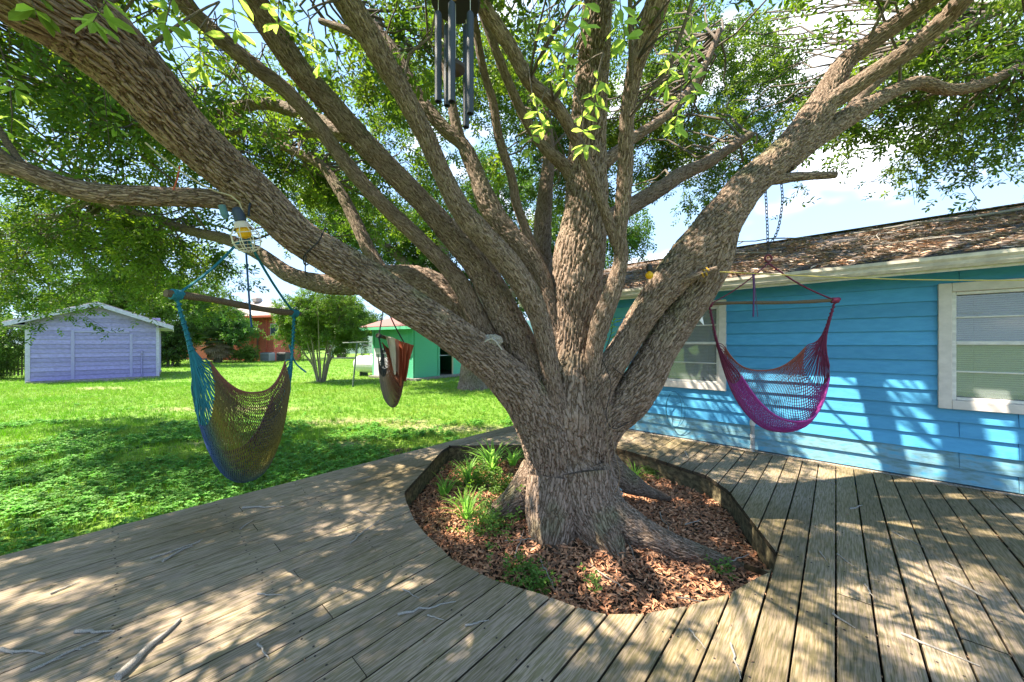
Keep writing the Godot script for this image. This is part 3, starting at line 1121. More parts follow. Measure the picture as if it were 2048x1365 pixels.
func window(h: Node3D, x0: float, x1: float, y0: float, y1: float) -> void:
	var w := Node3D.new()
	w.name = numbered("window", h)
	h.add_child(w, true)
	var t := 0.088
	var z := 0.014
	var cx := (x0 + x1) / 2
	for s in [[Vector3(x0 + t / 2, (y0 + y1) / 2, z), Vector3(t, y1 - y0, 0.05)], [Vector3(x1 - t / 2, (y0 + y1) / 2, z), Vector3(t, y1 - y0, 0.05)], [Vector3(cx, y1 - t / 2, z), Vector3(x1 - x0 - 2 * t - 0.002, t, 0.048)], [Vector3(cx, y0 + t / 2, z), Vector3(x1 - x0 - 2 * t - 0.002, t, 0.048)]]:
		var mb := MB.new()
		mb.bbox(s[0], s[1], 0.004)
		part(w, "casing", mb.mesh(), M.trim)
	var a0 := x0 + t
	var a1 := x1 - t
	var b0 := y0 + t
	var b1 := y1 - t
	var my := (b0 + b1) / 2 + 0.03
	var f := 0.032
	for s in [[a0 + 0.001, b0 + 0.001, a0 + f, b1 - 0.001], [a1 - f, b0 + 0.001, a1 - 0.001, b1 - 0.001], [a0 + f + 0.001, b1 - f, a1 - f - 0.001, b1 - 0.002], [a0 + f + 0.001, b0 + 0.002, a1 - f - 0.001, b0 + f]]:
		var mb := MB.new()
		mb.bbox(Vector3((s[0] + s[2]) / 2, (s[1] + s[3]) / 2, -0.012), Vector3(s[2] - s[0], s[3] - s[1], 0.045), 0.004)
		part(w, "sash_frame", mb.mesh(), M.white)
	for s in [[my, 0.036, 0.0], [(my + b1) / 2, 0.016, -0.006], [(my + b0) / 2, 0.014, -0.012]]:
		var mb := MB.new()
		mb.bbox(Vector3(cx, s[0], -0.012 + s[2]), Vector3(a1 - a0 - 2 * f - 0.004, s[1], 0.03), 0.003)
		part(w, "sash_rail", mb.mesh(), M.white)
	var ys := [b0 + f, (my + b0) / 2, my, (my + b1) / 2, b1 - f]
	for k in 4:
		var mb := MB.new()
		var g0: float = ys[k] + 0.006
		var g1: float = ys[k + 1] - 0.006
		mb.bbox(Vector3(cx, (g0 + g1) / 2, -0.024), Vector3(a1 - a0 - 2 * f - 0.004, g1 - g0, 0.004), 0.001)
		part(w, "pane", mb.mesh(), M.glass)
	# venetian blind: all slats as one part, a few centimetres short of the sill
	var bl := MB.new()
	var y := b0 + 0.09
	while y < b1 - 0.02:
		bl.bbox(Vector3(cx, y, -0.07), Vector3(a1 - a0 - 0.05, 0.0012, 0.025), 0.0005, Basis(Vector3.RIGHT, 0.75))
		y += 0.021
	for s in [0.2, 0.8]:
		bl.bbox(Vector3(lerpf(a0, a1, s), (b0 + b1) / 2 + 0.05, -0.055), Vector3(0.004, b1 - b0 - 0.1, 0.002), 0.0005)
	var bp := part(w, "blind_slats", bl.mesh(), mat(lin(0.15, 0.15, 0.135), 0.6))
	bp.set_meta("kind", "stuff")
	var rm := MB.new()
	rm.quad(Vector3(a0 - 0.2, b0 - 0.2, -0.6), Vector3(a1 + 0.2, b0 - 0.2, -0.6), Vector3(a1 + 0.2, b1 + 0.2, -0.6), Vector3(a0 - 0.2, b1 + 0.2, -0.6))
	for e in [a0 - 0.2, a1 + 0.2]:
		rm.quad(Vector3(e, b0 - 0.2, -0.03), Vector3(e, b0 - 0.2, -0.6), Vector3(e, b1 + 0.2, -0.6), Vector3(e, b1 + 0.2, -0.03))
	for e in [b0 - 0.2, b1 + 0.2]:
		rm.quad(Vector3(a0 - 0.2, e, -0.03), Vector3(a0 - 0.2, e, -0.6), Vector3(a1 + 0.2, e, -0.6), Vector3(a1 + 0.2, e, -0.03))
	part(w, "dark_room_box", rm.mesh(), M.dark_room)  # dark box behind the blind: the unlit room put into its colour


func roof_debris(h: Node3D, eave: Vector3, slope: Vector3, up: Vector3, s0: float, s1: float, runl: float) -> void:
	var needle := MB.new()
	leaf_into(needle, Vector3(-0.03, 0, 0), Vector3.RIGHT, Vector3.UP, 0.065, 0.016)
	var buf := PackedFloat32Array()
	var xf := h.transform
	for k in 20000:
		var x := R(s0 - 0.2, s1 + 0.2)
		var f := rng.randf()
		var n := noise.get_noise_2d(x * 1.1, f * 6.0) * 0.6 + noise.get_noise_2d(x * 4.0, f * 14.0) * 0.3
		if n + 0.30 * (0.5 - f) < -0.12:
			continue
		var at := xf * (eave + Vector3(x, 0, 0) + slope * f * runl + up * R(0.015, 0.035))
		var b := xf.basis * Basis(Vector3.UP, R(-0.9, 0.9) if rng.randf() < 0.7 else R(0, TAU)) * Basis(Vector3.RIGHT, R(-0.6, 0.6)) * Basis(Vector3.FORWARD, R(-0.3, 0.5))
		put(buf, b.scaled(Vector3.ONE * R(0.8, 1.8)), at, Color(0.36, 0.20, 0.12).lerp(Color(0.44, 0.36, 0.28), rng.randf()) * R(0.5, 1.5))
	var o := copies(self, "roof_litter", needle.mesh(), M.dead, buf)
	o.set_meta("label", "brown fallen leaves and twigs matted on the house roof")
	o.set_meta("category", "leaf litter")
	# broken boughs lying on the roof
	var labels := ["bare forked grey branch lying across the roof ridge", "long pale branch lying along the right part of the roof", "thin bent twig lying low on the roof above the gutter", "small forked bare branch lying on the roof above the hanging chain", "pale thin branch slanting down the middle of the roof"]
	var specs := [[-0.35, 3.3, -1.9, 3.75, 0.016, 8, 0.16], [2.2, 2.8, 0.15, 2.3, 0.024, 4, 0.05], [1.2, 0.9, 0.2, 0.65, 0.009, 3, 0.05], [-0.6, 1.6, -1.5, 2.2, 0.011, 5, 0.06], [0.9, 2.6, 0.0, 1.2, 0.011, 4, 0.06]]
	for k in 5:
		var s: Array = specs[k]
		var a: Vector3 = eave + Vector3(s[0], 0, 0) + slope * s[1] + up * 0.06
		var b: Vector3 = eave + Vector3(s[2], 0, 0) + slope * s[3] + up * (0.06 + s[6])
		var o2 := thing("fallen_branch", labels[k], "branch", xf * a, "branches fallen on the house roof")
		fork(o2, "stem", xf * a, xf * b, s[4], s[5], M.pale_twig if k != 0 else M.twig, 0.5)


# a stick with side twigs, built in world coordinates under a thing
func fork(o: Node3D, called: String, a: Vector3, b: Vector3, r: float, twigs: int, m: Material, reach := 0.3, flat := 0.25) -> void:
	var pts := PackedVector3Array()
	var rads := PackedFloat32Array()
	var ln := a.distance_to(b)
	for k in 9:
		var f := k / 8.0
		pts.append(a.lerp(b, f) + Vector3(R(-1, 1), R(-flat, flat), R(-1, 1)) * ln * 0.025 * sin(PI * f) * 1.6)
		rads.append(r * lerpf(1.0, 0.35, f) * R(0.9, 1.1))
	var mb := MB.new()
	mb.tube(pts, rads, 7)
	var main := wpart(o, called, mb.mesh(), m)
	for t in twigs:
		var f := R(0.3, 0.97)
		var at := pts[int(f * 8)]
		var dir := ((b - a).normalized() + Vector3(R(-1, 1), R(-flat, flat), R(-1, 1)) * 0.9).normalized()
		var l := ln * reach * R(0.3, 0.8) * (1.15 - f)
		var tb := MB.new()
		var mid := at + dir * l * 0.5 + Vector3(R(-1, 1), R(0, flat), R(-1, 1)) * l * 0.1
		tb.tube(PackedVector3Array([at, mid, at + dir * l]), PackedFloat32Array([r * 0.5, r * 0.35, r * 0.18]), 5)
		wpart(main, "twig", tb.mesh(), m)


# ---------- outbuildings ----------
func frame_at(o: Node3D, origin: Vector3, x: Vector3) -> void:
	var xx := x.normalized()
	o.transform = Transform3D(Basis(xx, Vector3.UP, xx.cross(Vector3.UP)), origin)


func box_part(o: Node3D, called: String, at: Vector3, size: Vector3, m: Material, ch := 0.005, bs := Basis()) -> MeshInstance3D:
	var mb := MB.new()
	mb.bbox(at, size, ch, bs)
	return part(o, called, mb.mesh(), m)


func roof_slab(o: Node3D, called: String, a: Vector3, b: Vector3, depth: float, thick: float, m: Material) -> MeshInstance3D:
	# a slab from edge point a up to b (both at z = front), running back by depth
	var d := (b - a)
	var up := Vector3(-d.y, d.x, 0).normalized()
	if up.y < 0:
		up = -up
	var bs := Basis(d.normalized(), up, d.normalized().cross(up))
	return box_part(o, called, (a + b) * 0.5 + up * thick * 0.5 - Vector3(0, 0, depth * 0.5), Vector3(d.length(), thick, depth), m, 0.01, bs)


func purple_shed() -> void:
	var o := thing("purple_shed", "small lavender clapboard shed with white gable trim on the lawn", "shed")
	frame_at(o, Vector3(-19.66, LAWN, -14.6), Vector3(0.73, 0, -0.683))
	var w := 3.71
	var dp := 5.0
	var paints := []
	for k in 3:
		paints.append(mottled(lin(0.335, 0.285, 0.56) * [1.0, 0.95, 1.05][k], 0.6, 71 + k, 0.86, 0.02, 0.8))
	var trim := mottled(lin(0.54, 0.49, 0.64), 0.6, 74, 0.85, 0.02, 1.0)
	var door_trim := mat(lin(0.33, 0.29, 0.51), 0.6)
	var wall_h := 2.58
	var rise := 0.75
	var y := 0.1
	var k := 0
	while y < wall_h + rise - 0.05:
		var y1 := minf(y + 0.19, wall_h + rise)
		var e0 := 0.0 if y < wall_h else (y - wall_h) / rise * w * 0.5
		var e1 := 0.0 if y1 < wall_h else (y1 - wall_h) / rise * w * 0.5
		siding_board(o, paints[k % 3], e0, w - e0, y, 0.19, Vector3.ZERO, 0.022, y1 + 0.008, e1 - e0, e1 - e0)
		y += 0.19
		k += 1
	box_part(o, "wall", Vector3(0.01, 1.34, -dp / 2), Vector3(0.06, 2.48, dp), paints[0])
	box_part(o, "wall", Vector3(w - 0.01, 1.34, -dp / 2), Vector3(0.06, 2.48, dp), paints[0])
	box_part(o, "wall", Vector3(w / 2, 1.6, -dp), Vector3(w, 3.0, 0.06), paints[0])
	box_part(o, "slab", Vector3(w / 2, 0.03, -dp / 2 + 0.1), Vector3(w + 0.1, 0.14, dp + 0.2), mottled(lin(0.32, 0.30, 0.27), 0.9, 75, 0.6, 0.03, 1.0))
	box_part(o, "corner_board", Vector3(-0.03, 1.27, -0.02), Vector3(0.13, 2.58, 0.1), trim)
	box_part(o, "corner_board", Vector3(w + 0.02, 1.27, -0.02), Vector3(0.11, 2.58, 0.1), trim)
	box_part(o, "door_trim", Vector3(1.14, 1.16, 0.02), Vector3(0.105, 2.12, 0.03), door_trim)
	box_part(o, "door_trim", Vector3(2.86, 1.10, 0.02), Vector3(0.10, 2.0, 0.03), door_trim)
	box_part(o, "door_trim", Vector3(2.0, 2.17, 0.021), Vector3(1.62, 0.09, 0.03), door_trim)
	box_part(o, "conduit", Vector3(3.2, 0.62, 0.045), Vector3(0.045, 1.16, 0.04), paints[0], 0.012)
	box_part(o, "outlet_box", Vector3(3.2, 1.24, 0.05), Vector3(0.085, 0.17, 0.06), paints[1], 0.01)
	var ov := 0.55
	var sl := rise / (w * 0.5)
	var shingle := mottled(lin(0.24, 0.21, 0.21), 0.95, 76, 0.6, 0.04, 1.5)
	var apex := Vector3(w / 2, wall_h + rise, 0.35)
	for s in [-1.0, 1.0]:
		var foot := Vector3(w / 2 + s * (w / 2 + ov), wall_h - sl * ov, 0.35)
		roof_slab(o, "roof", foot + Vector3(0, 0.1, 0), apex + Vector3(0, 0.1, 0), dp + 0.7, 0.05, shingle)
		var d := apex - foot
		box_part(o, "rake_board", (apex + foot) / 2 + Vector3(0, 0.03, 0.01), Vector3(d.length(), 0.17, 0.03), trim, 0.004, Basis(d.normalized(), Vector3(0, 0, 1).cross(d.normalized()), Vector3(0, 0, 1)))
		box_part(o, "eave_fascia", foot + Vector3(s * -0.01, 0.03, -dp / 2 - 0.35), Vector3(0.03, 0.15, dp + 0.66), trim)
		box_part(o, "soffit", foot + Vector3(-s * ov * 0.5, 0.02, -dp / 2 - 0.35), Vector3(ov, 0.02, dp + 0.6), trim)
	# threshold slab in the grass
	var sb := thing("door_slab", "low concrete step in the grass before the lavender shed", "step", o.transform * Vector3(2.2, 0, 0.4))
	frame_at(sb, o.transform * Vector3(2.2, 0.0, 0.35), Vector3(0.73, 0, -0.683))
	box_part(sb, "slab", Vector3(0, 0.03, 0), Vector3(2.1, 0.1, 0.5), mottled(lin(0.40, 0.36, 0.30), 0.9, 77, 0.6, 0.03, 1.0))
	# picket fence behind the shed's left
	var f := thing("picket_fence", "dark weathered picket fence left of the lavender shed", "fence", Vector3(-24.5, LAWN, -18.2))
	frame_at(f, Vector3(-27.6, LAWN, -17.2), Vector3(3.0, 0, -1.2))
	for j in 34:
		box_part(f, "picket", Vector3(0.13 * j, 0.72 + R(-0.03, 0.03), 0), Vector3(0.075, 1.44, 0.02), M.twig_dark, 0.004, Basis(Vector3(0, 0, 1), R(-0.02, 0.02)))
	for yy in [0.35, 1.15]:
		box_part(f, "rail", Vector3(2.15, yy, -0.035), Vector3(4.4, 0.07, 0.035), M.twig_dark)


func green_shed() -> void:
	var o := thing("green_shed", "mint green plywood shed with reddish roof and open doorway on the lawn", "shed")
	var cnr := Vector3(-4.35, LAWN, -15.84)
	var l := Vector3(-0.84, 0, -0.54).normalized()
	frame_at(o, cnr + l * 2.83, -l)   # x runs along the left face to the near corner, z outward
	var w := 2.83
	var g0 := mottled(lin(0.10, 0.50, 0.27), 0.6, 81, 0.84, 0.03, 1.2)
	var g1 := mottled(lin(0.13, 0.54, 0.31), 0.6, 82, 0.84, 0.03, 1.2)
	var wht := mottled(lin(0.66, 0.66, 0.70), 0.6, 83, 0.9, 0.03, 1.0)
	var hh := 2.42
	box_part(o, "wall_panel", Vector3(0.62, 1.27, -0.02), Vector3(1.22, 2.34, 0.04), g0)
	box_part(o, "wall_panel", Vector3(1.85, 1.27, -0.02), Vector3(1.22, 2.34, 0.04), g1)
	box_part(o, "wall_panel", Vector3(2.64, 1.27, -0.02), Vector3(0.36, 2.34, 0.04), g0)
	box_part(o, "white_panel", Vector3(0.83, 0.76, 0.012), Vector3(1.55, 1.30, 0.02), wht)
	for x in [0.04, 2.80]:
		box_part(o, "corner_board", Vector3(x, 1.26, 0.015), Vector3(0.09, 2.36, 0.03), g1)
	# the other face, round the corner: local -z
	var lw := 4.6
	box_part(o, "wall_panel", Vector3(w, 1.27, -0.76), Vector3(0.04, 2.34, 1.44), g0)
	box_part(o, "door_post", Vector3(w + 0.02, 1.2, -1.54), Vector3(0.06, 2.3, 0.10), g1)
	box_part(o, "door_post", Vector3(w + 0.02, 1.2, -2.5), Vector3(0.06, 2.3, 0.08), mat(lin(0.45, 0.40, 0.25), 0.7))
	box_part(o, "wall_panel", Vector3(w, 1.27, -3.55), Vector3(0.04, 2.34, 2.0), g1)
	box_part(o, "lintel", Vector3(w, 2.28, -2.02), Vector3(0.04, 0.3, 0.9), g0)
	box_part(o, "wall", Vector3(w / 2, 1.27, -lw), Vector3(w, 2.34, 0.05), g0)
	box_part(o, "wall", Vector3(0.0, 1.27, -lw / 2), Vector3(0.05, 2.34, lw), g0)
	box_part(o, "slab", Vector3(w / 2 + 0.1, 0.05, -lw / 2), Vector3(w + 0.5, 0.1, lw + 0.3), mottled(lin(0.34, 0.31, 0.27), 0.9, 84, 0.6, 0.03, 1.0))
	for yy in [1.05, 1.5]:
		box_part(o, "shelf", Vector3(w - 0.9, yy, -2.2), Vector3(1.4, 0.03, 1.2), wht)
	var red := mottled(lin(0.30, 0.15, 0.13), 0.9, 85, 0.7, 0.03, 1.2)
	var ft := Vector3(-0.45, hh - 0.05, 0.45)
	# roof ridge parallel to the left face, half way back
	var slope := Vector3(0, 0.85, -(lw / 2 + 0.45))
	var bs := Basis(Vector3.RIGHT, slope.cross(Vector3.RIGHT).normalized(), -slope.normalized())
	bs = Basis(Vector3.RIGHT, (-slope.normalized()).cross(Vector3.RIGHT), -slope.normalized())
	box_part(o, "roof", ft + Vector3(w / 2 + 0.45, 0.03, 0) + slope * 0.5, Vector3(w + 0.9, 0.05, slope.length()), red, 0.008, bs)
	var s2 := Vector3(0, -0.85, -(lw / 2 + 0.45))
	var b2 := Basis(Vector3.RIGHT, (-s2.normalized()).cross(Vector3.RIGHT), -s2.normalized())
	box_part(o, "roof", ft + Vector3(w / 2 + 0.45, 0.03, 0) + slope + s2 * 0.5, Vector3(w + 0.9, 0.05, s2.length()), red, 0.008, b2)
	box_part(o, "eave_board", ft + Vector3(w / 2 + 0.45, -0.05, 0.01), Vector3(w + 0.9, 0.12, 0.03), g1)
	for x in [0.02, w - 0.02]:
		var mb := MB.new()
		mb.tri(Vector3(x, hh, 0), Vector3(x, hh, -lw), Vector3(x, hh + 0.8, -lw / 2))
		part(o, "gable", mb.mesh(), g0)
	for yy in [1.42]:
		box_part(o, "sash_rod", Vector3(w - 0.05, yy, -2.0), Vector3(0.03, 0.025, 0.9), wht)

	# propane tank lying behind the shed
	var t := thing("propane_tank", "white horizontal propane tank beside the mint green shed", "tank", Vector3(-7.0, LAWN, -18.0))
	var prof := PackedVector2Array()
	for k in 17:
		var a := PI * k / 16.0
		prof.append(Vector2(sin(a) * 0.43, -cos(a) * 0.25 + (-0.75 if k < 8 else (0.75 if k > 8 else 0.0))))
	prof[8] = Vector2(0.43, 0.75)
	prof.insert(8, Vector2(0.43, -0.75))
	var tb := MB.new()
	tb.lathe(prof, 24, Vector3(0, 0.60, 0), Basis(Vector3(0, 0, 1), PI / 2) * Basis())
	t.rotation.y = -0.35
	part(t, "vessel", tb.mesh(), mottled(lin(0.74, 0.74, 0.72), 0.4, 86, 0.9, 0.02, 1.0))
	for x in [-0.55, 0.55]:
		box_part(t, "foot", Vector3(x, 0.10, 0), Vector3(0.08, 0.24, 0.5), M.steel)
	box_part(t, "valve_cap", Vector3(0.0, 1.06, 0), Vector3(0.22, 0.1, 0.22), M.white, 0.03)

	# clothes line post with its cross bar and wires
	var p := thing("clothesline_post", "thin leaning metal T post of a clothesline on the lawn", "post", Vector3(-5.98, LAWN, -13.46))
	var mb := MB.new()
	mb.tube(PackedVector3Array([Vector3(0, -0.05, 0), Vector3(0.17, 1.68, 0)]), PackedFloat32Array([0.03, 0.03]), 8)
	part(p, "pole", mb.mesh(), mottled(lin(0.17, 0.21, 0.18), 0.6, 87, 0.6, 0.05, 3.0))
	mb = MB.new()
	mb.tube(PackedVector3Array([Vector3(-0.32, 1.66, 0.12), Vector3(0.66, 1.70, -0.12)]), PackedFloat32Array([0.024, 0.024]), 8)
	part(p, "cross_bar", mb.mesh(), mottled(lin(0.30, 0.33, 0.30), 0.6, 87, 0.6, 0.05, 3.0))


func orange_house() -> void:
	var o := thing("orange_house", "salmon orange house far across the lawn behind shrubs", "house", Vector3(-26.3, LAWN, -34.2), "", -0.28)
	var om := mottled(lin(0.66, 0.15, 0.09), 0.7, 91, 0.85, 0.02, 0.6)
	var om2 := mottled(lin(0.56, 0.135, 0.075), 0.7, 92, 0.85, 0.02, 0.6)
	var roof := mottled(lin(0.42, 0.36, 0.34), 0.9, 93, 0.75, 0.03, 0.8)
	box_part(o, "wall", Vector3(1.4, 2.0, -1.5), Vector3(6.4, 4.2, 3), om)
	box_part(o, "wing_wall", Vector3(-7.0, 1.3, -2.6), Vector3(11.2, 2.7, 6), om2)
	for x in [0.4, 1.9, 3.7]:
		box_part(o, "pilaster", Vector3(x, 2.0, 0.03), Vector3(0.16, 4.1, 0.08), om2)
	box_part(o, "downpipe", Vector3(2.75, 1.5, 0.07), Vector3(0.10, 2.9, 0.1), mat(lin(0.16, 0.07, 0.06), 0.7))
	for x in [1.1, 4.7]:
		var wn := box_part(o, "window", Vector3(x, 2.9, 0.02), Vector3(0.9, 1.1, 0.06), M.white)
		box_part(wn, "pane", Vector3(x, 2.9, 0.052), Vector3(0.76, 0.95, 0.02), mat(lin(0.08, 0.10, 0.12), 0.1))
	# hipped roofs
	for r in [[Vector3(1.4, 4.12, -1.5), 3.8, 2.1, 1.7, 0.9], [Vector3(-7.0, 2.68, -2.6), 6.0, 3.5, 1.3, 3.0]]:
		var c: Vector3 = r[0]
		var a: float = r[1]
		var b: float = r[2]
		var t := Vector3(0, r[3], 0)
		var rl: float = r[4]
		var mb := MB.new()
		var q := [c + Vector3(-a, 0, b), c + Vector3(a, 0, b), c + Vector3(a, 0, -b), c + Vector3(-a, 0, -b)]
		var e0 := c + t + Vector3(-rl, 0, 0)
		var e1 := c + t + Vector3(rl, 0, 0)
		mb.quad(q[0], q[1], e1, e0)
		mb.quad(q[2], q[3], e0, e1)
		mb.tri(q[1], q[2], e1)
		mb.tri(q[3], q[0], e0)
		mb.quad(q[0], q[1], q[2], q[3])
		var rf := part(o, "roof", mb.mesh(), roof)
		if rl < 1.0:
			box_part(rf, "roof_vent", c + Vector3(-0.4, r[3] + 0.05, 0.2), Vector3(0.7, 0.5, 0.6), roof, 0.1)
		var fb := MB.new()
		fb.bbox(c + Vector3(0, -0.03, b), Vector3(2 * a, 0.2, 0.05), 0.01)
		part(rf, "fascia", fb.mesh(), om2)
	for k in 2:
		var ac := thing("air_conditioner", ["left grey air conditioner unit against the orange house wall", "right dark grey air conditioner unit by the orange house corner"][k], "air conditioner", Vector3(-22.2 + 1.45 * k, LAWN, -32.6), "air conditioners by the orange house")
		var cm := mat(lin(0.33, 0.34, 0.33) * [1.0, 0.45][k], 0.6)
		box_part(ac, "casing", Vector3(0, 0.42, 0), Vector3(0.85, 0.74, 0.8), cm, 0.03)
		box_part(ac, "fan_grille", Vector3(0, 0.81, 0), Vector3(0.7, 0.05, 0.65), M.black, 0.02)
		for j in 5:
			box_part(ac, "louvre", Vector3(0, 0.18 + 0.12 * j, 0.41), Vector3(0.7, 0.02, 0.02), M.black, 0.004)
	var mb2 := thing("meter_box", "grey meter cabinet on the orange house wall", "meter box", Vector3(-23.35, LAWN, -34.0))
	box_part(mb2, "cabinet", Vector3(0, 1.25, 0.12), Vector3(0.62, 1.3, 0.22), mat(lin(0.38, 0.38, 0.37), 0.6), 0.02)
	box_part(mb2, "conduit", Vector3(0, 0.3, 0.1), Vector3(0.08, 0.62, 0.08), M.steel, 0.02)
	# wire fence across the far lawn
	var f := thing("wire_fence", "thin wire mesh fence far behind the leafy shrub", "fence", Vector3(-20.0, LAWN, -36.5))
	var wires := MB.new()
	for y in [0.15, 0.6, 1.1, 1.45]:
		wires.tube(PackedVector3Array([Vector3(-4, y, 1.2), Vector3(24, y, -5)]), PackedFloat32Array([0.012, 0.012]), 4)
	var gal := mat(lin(0.40, 0.41, 0.42), 0.5, 0.3)
	part(f, "wires", wires.mesh(), gal)
	for k in 11:
		box_part(f, "post", Vector3(-4 + 2.8 * k, 0.74, 1.2 - 0.62 * k), Vector3(0.07, 1.5, 0.07), gal, 0.01)
	# a pale house far off, and a car beside it
	var h := thing("white_house", "small far white house glimpsed past the green shed", "house", Vector3(-24, LAWN, -62))
	box_part(h, "wall", Vector3(0, 1.4, 0), Vector3(12, 2.9, 7), M.white)
	roof_slab(h, "roof", Vector3(-6.4, 2.8, 3.6), Vector3(0, 4.8, 3.6), 7.2, 0.1, roof)
	roof_slab(h, "roof", Vector3(6.4, 2.8, 3.6), Vector3(0, 4.8, 3.6), 7.2, 0.1, roof)
	for x in [-3.5, 0.0, 3.5]:
		box_part(h, "window", Vector3(x, 1.7, 3.5), Vector3(1.1, 1.1, 0.06), mat(lin(0.06, 0.07, 0.09), 0.2))
	var b := thing("pale_blue_house", "far pale blue house glimpsed left of the oak trunk", "house", Vector3(2.0, LAWN, -46))
	box_part(b, "wall", Vector3(0, 2.2, 0), Vector3(9, 4.4, 6), mottled(lin(0.42, 0.56, 0.66), 0.7, 94, 0.9, 0.02, 0.5))
	box_part(b, "window", Vector3(-1.2, 3.0, 3.02), Vector3(1.2, 1.2, 0.06), M.white)
	roof_slab(b, "roof", Vector3(-4.9, 4.3, 3.2), Vector3(0, 6.3, 3.2), 6.4, 0.1, roof)
	roof_slab(b, "roof", Vector3(4.9, 4.3, 3.2), Vector3(0, 6.3, 3.2), 6.4, 0.1, roof)


# ---------- the oak ----------
var oak_node: Node3D
func limb(parent: Node3D, called: String, spec: Array, step := 0.016, around := 0.009, keep := true, flare := [], relief := 1.0, girth := 0.93) -> MeshInstance3D:
	var pts := []
	var rads := []
	for s in spec:
		pts.append(P(s[0], s[1], s[3]))
		rads.append(s[2] * 0.5 * s[3] / F * girth)
	if keep:
		var rs := resample(pts, rads, 0.15)
		for k in range(int(rs[0].size() * 0.45), rs[0].size()):
			limb_pts.append(rs[0][k])
	return wpart(parent, called, limb_mesh(pts, rads, step, around, flare, relief), M.bark)


func oak() -> void:
	var o := thing("oak_tree", "great spreading oak with many thick limbs growing through the deck", "tree", Vector3(0.53, LAWN, -3.25))
	oak_node = o
	limb_pts.clear()
	var lobes := [[1.2, 0.3, 0.21], [0.4, 0.28, 0.22], [1.95, 0.33, 0.16], [3.2, 0.35, 0.08], [-1.6, 0.5, 0.10], [-0.5, 0.35, 0.08]]
	limb(o, "trunk", [[1146, 1130, 186, 3.28], [1146, 1060, 174, 3.28], [1145, 1000, 160, 3.27], [1143, 945, 158, 3.27], [1136, 900, 158, 3.28], [1132, 860, 164, 3.28], [1134, 815, 160, 3.27], [1140, 765, 126, 3.27], [1148, 700, 90, 3.3], [1151, 641, 92, 3.33], [1153, 581, 106, 3.36], [1158, 520, 108, 3.38], [1167, 460, 98, 3.4], [1173, 400, 90, 3.42], [1173, 340, 84, 3.45], [1176, 280, 77, 3.47], [1182, 180, 72, 3.5], [1190, 90, 66, 3.52], [1197, 0, 61, 3.55], [1226, -120, 54, 3.6], [1240, -300, 42, 3.8]], 0.014, 0.008, false, lobes)
	for k in 5:
		limb_pts.append(P(1220 + k * 6, -60.0 - 50.0 * k, 3.7))
	# strands that run down into the trunk, so that it reads as limbs grown together
	limb(o, "limb", [[1112, 1090, 90, 3.16], [1108, 1020, 94, 3.12], [1103, 950, 100, 3.1], [1096, 895, 108, 3.08], [1078, 842, 108, 3.06], [1043, 785, 96, 3.0], [985, 730, 82, 2.92], [900, 664, 76, 2.82], [800, 602, 79, 2.7], [700, 536, 78, 2.56], [600, 474, 76, 2.42], [520, 398, 84, 2.28], [440, 328, 94, 2.12], [345, 238, 110, 1.92], [255, 132, 134, 1.72], [150, 40, 160, 1.54], [30, -40, 185, 1.38], [-130, -150, 200, 1.25], [-420, -330, 190, 1.1]], 0.012, 0.007)
	limb(o, "limb", [[1190, 1040, 60, 3.2], [1190, 960, 66, 3.16], [1194, 900, 74, 3.14], [1214, 848, 82, 3.12], [1258, 802, 88, 3.12], [1292, 752, 84, 3.12], [1322, 695, 76, 3.14], [1362, 630, 74, 3.16], [1400, 570, 78, 3.16], [1424, 515, 84, 3.14], [1440, 455, 84, 3.12], [1468, 404, 74, 3.1], [1495, 374, 66, 3.1]], 0.016, 0.009, true, [], 1.0, 0.90)
	limb(o, "limb", [[1178, 900, 70, 3.08], [1184, 830, 66, 3.06], [1204, 765, 60, 3.06], [1250, 692, 58, 3.08], [1290, 626, 62, 3.08], [1332, 570, 74, 3.08], [1385, 510, 88, 3.09], [1437, 448, 90, 3.1], [1490, 378, 72, 3.12], [1540, 331, 66, 3.14], [1584, 290, 65, 3.16], [1628, 236, 64, 3.18], [1660, 178, 50, 3.2], [1688, 128, 40, 3.2], [1728, 96, 37, 3.15], [1800, 43, 36, 3.05], [1855, 3, 36, 2.95], [1930, -55, 34, 2.8], [2050, -150, 30, 2.7]], 0.016, 0.009, true, [], 1.0, 0.92)
	limb(o, "limb", [[1600, 270, 40, 3.16], [1642, 218, 42, 3.14], [1690, 186, 38, 3.1], [1747, 147, 34, 3.0], [1827, 93, 34, 2.85], [1897, 32, 36, 2.7], [1930, -5, 37, 2.6], [2000, -80, 36, 2.45], [2120, -190, 34, 2.3]])
	limb(o, "limb", [[1570, 330, 40, 3.2], [1610, 292, 46, 3.25], [1662, 256, 44, 3.3], [1716, 222, 40, 3.4], [1755, 200, 32, 3.5], [1800, 177, 27, 3.55], [1842, 166, 25, 3.6], [1900, 180, 23, 3.65], [1960, 170, 21, 3.7], [2012, 148, 19, 3.75], [2080, 120, 16, 3.8]])
	limb(o, "limb", [[1690, 235, 26, 3.35], [1740, 175, 22, 3.5], [1830, 105, 18, 3.7], [1930, 55, 15, 3.9], [2050, 0, 12, 4.1]], 0.03, 0.012)
	# the fan of limbs that rises to the left
	limb(o, "limb", [[1118, 830, 50, 3.02], [1104, 760, 40, 2.98], [1094, 700, 40, 2.96], [1080, 640, 44, 2.94], [1052, 578, 49, 2.9], [1010, 520, 53, 2.86], [960, 465, 51, 2.82], [922, 420, 46, 2.78], [891, 362, 41, 2.74], [864, 301, 40, 2.68], [835, 241, 42, 2.62], [803, 181, 43, 2.56], [766, 121, 47, 2.5], [730, 60, 52, 2.44], [692, 0, 55, 2.38], [640, -80, 55, 2.3], [540, -210, 52, 2.2]])
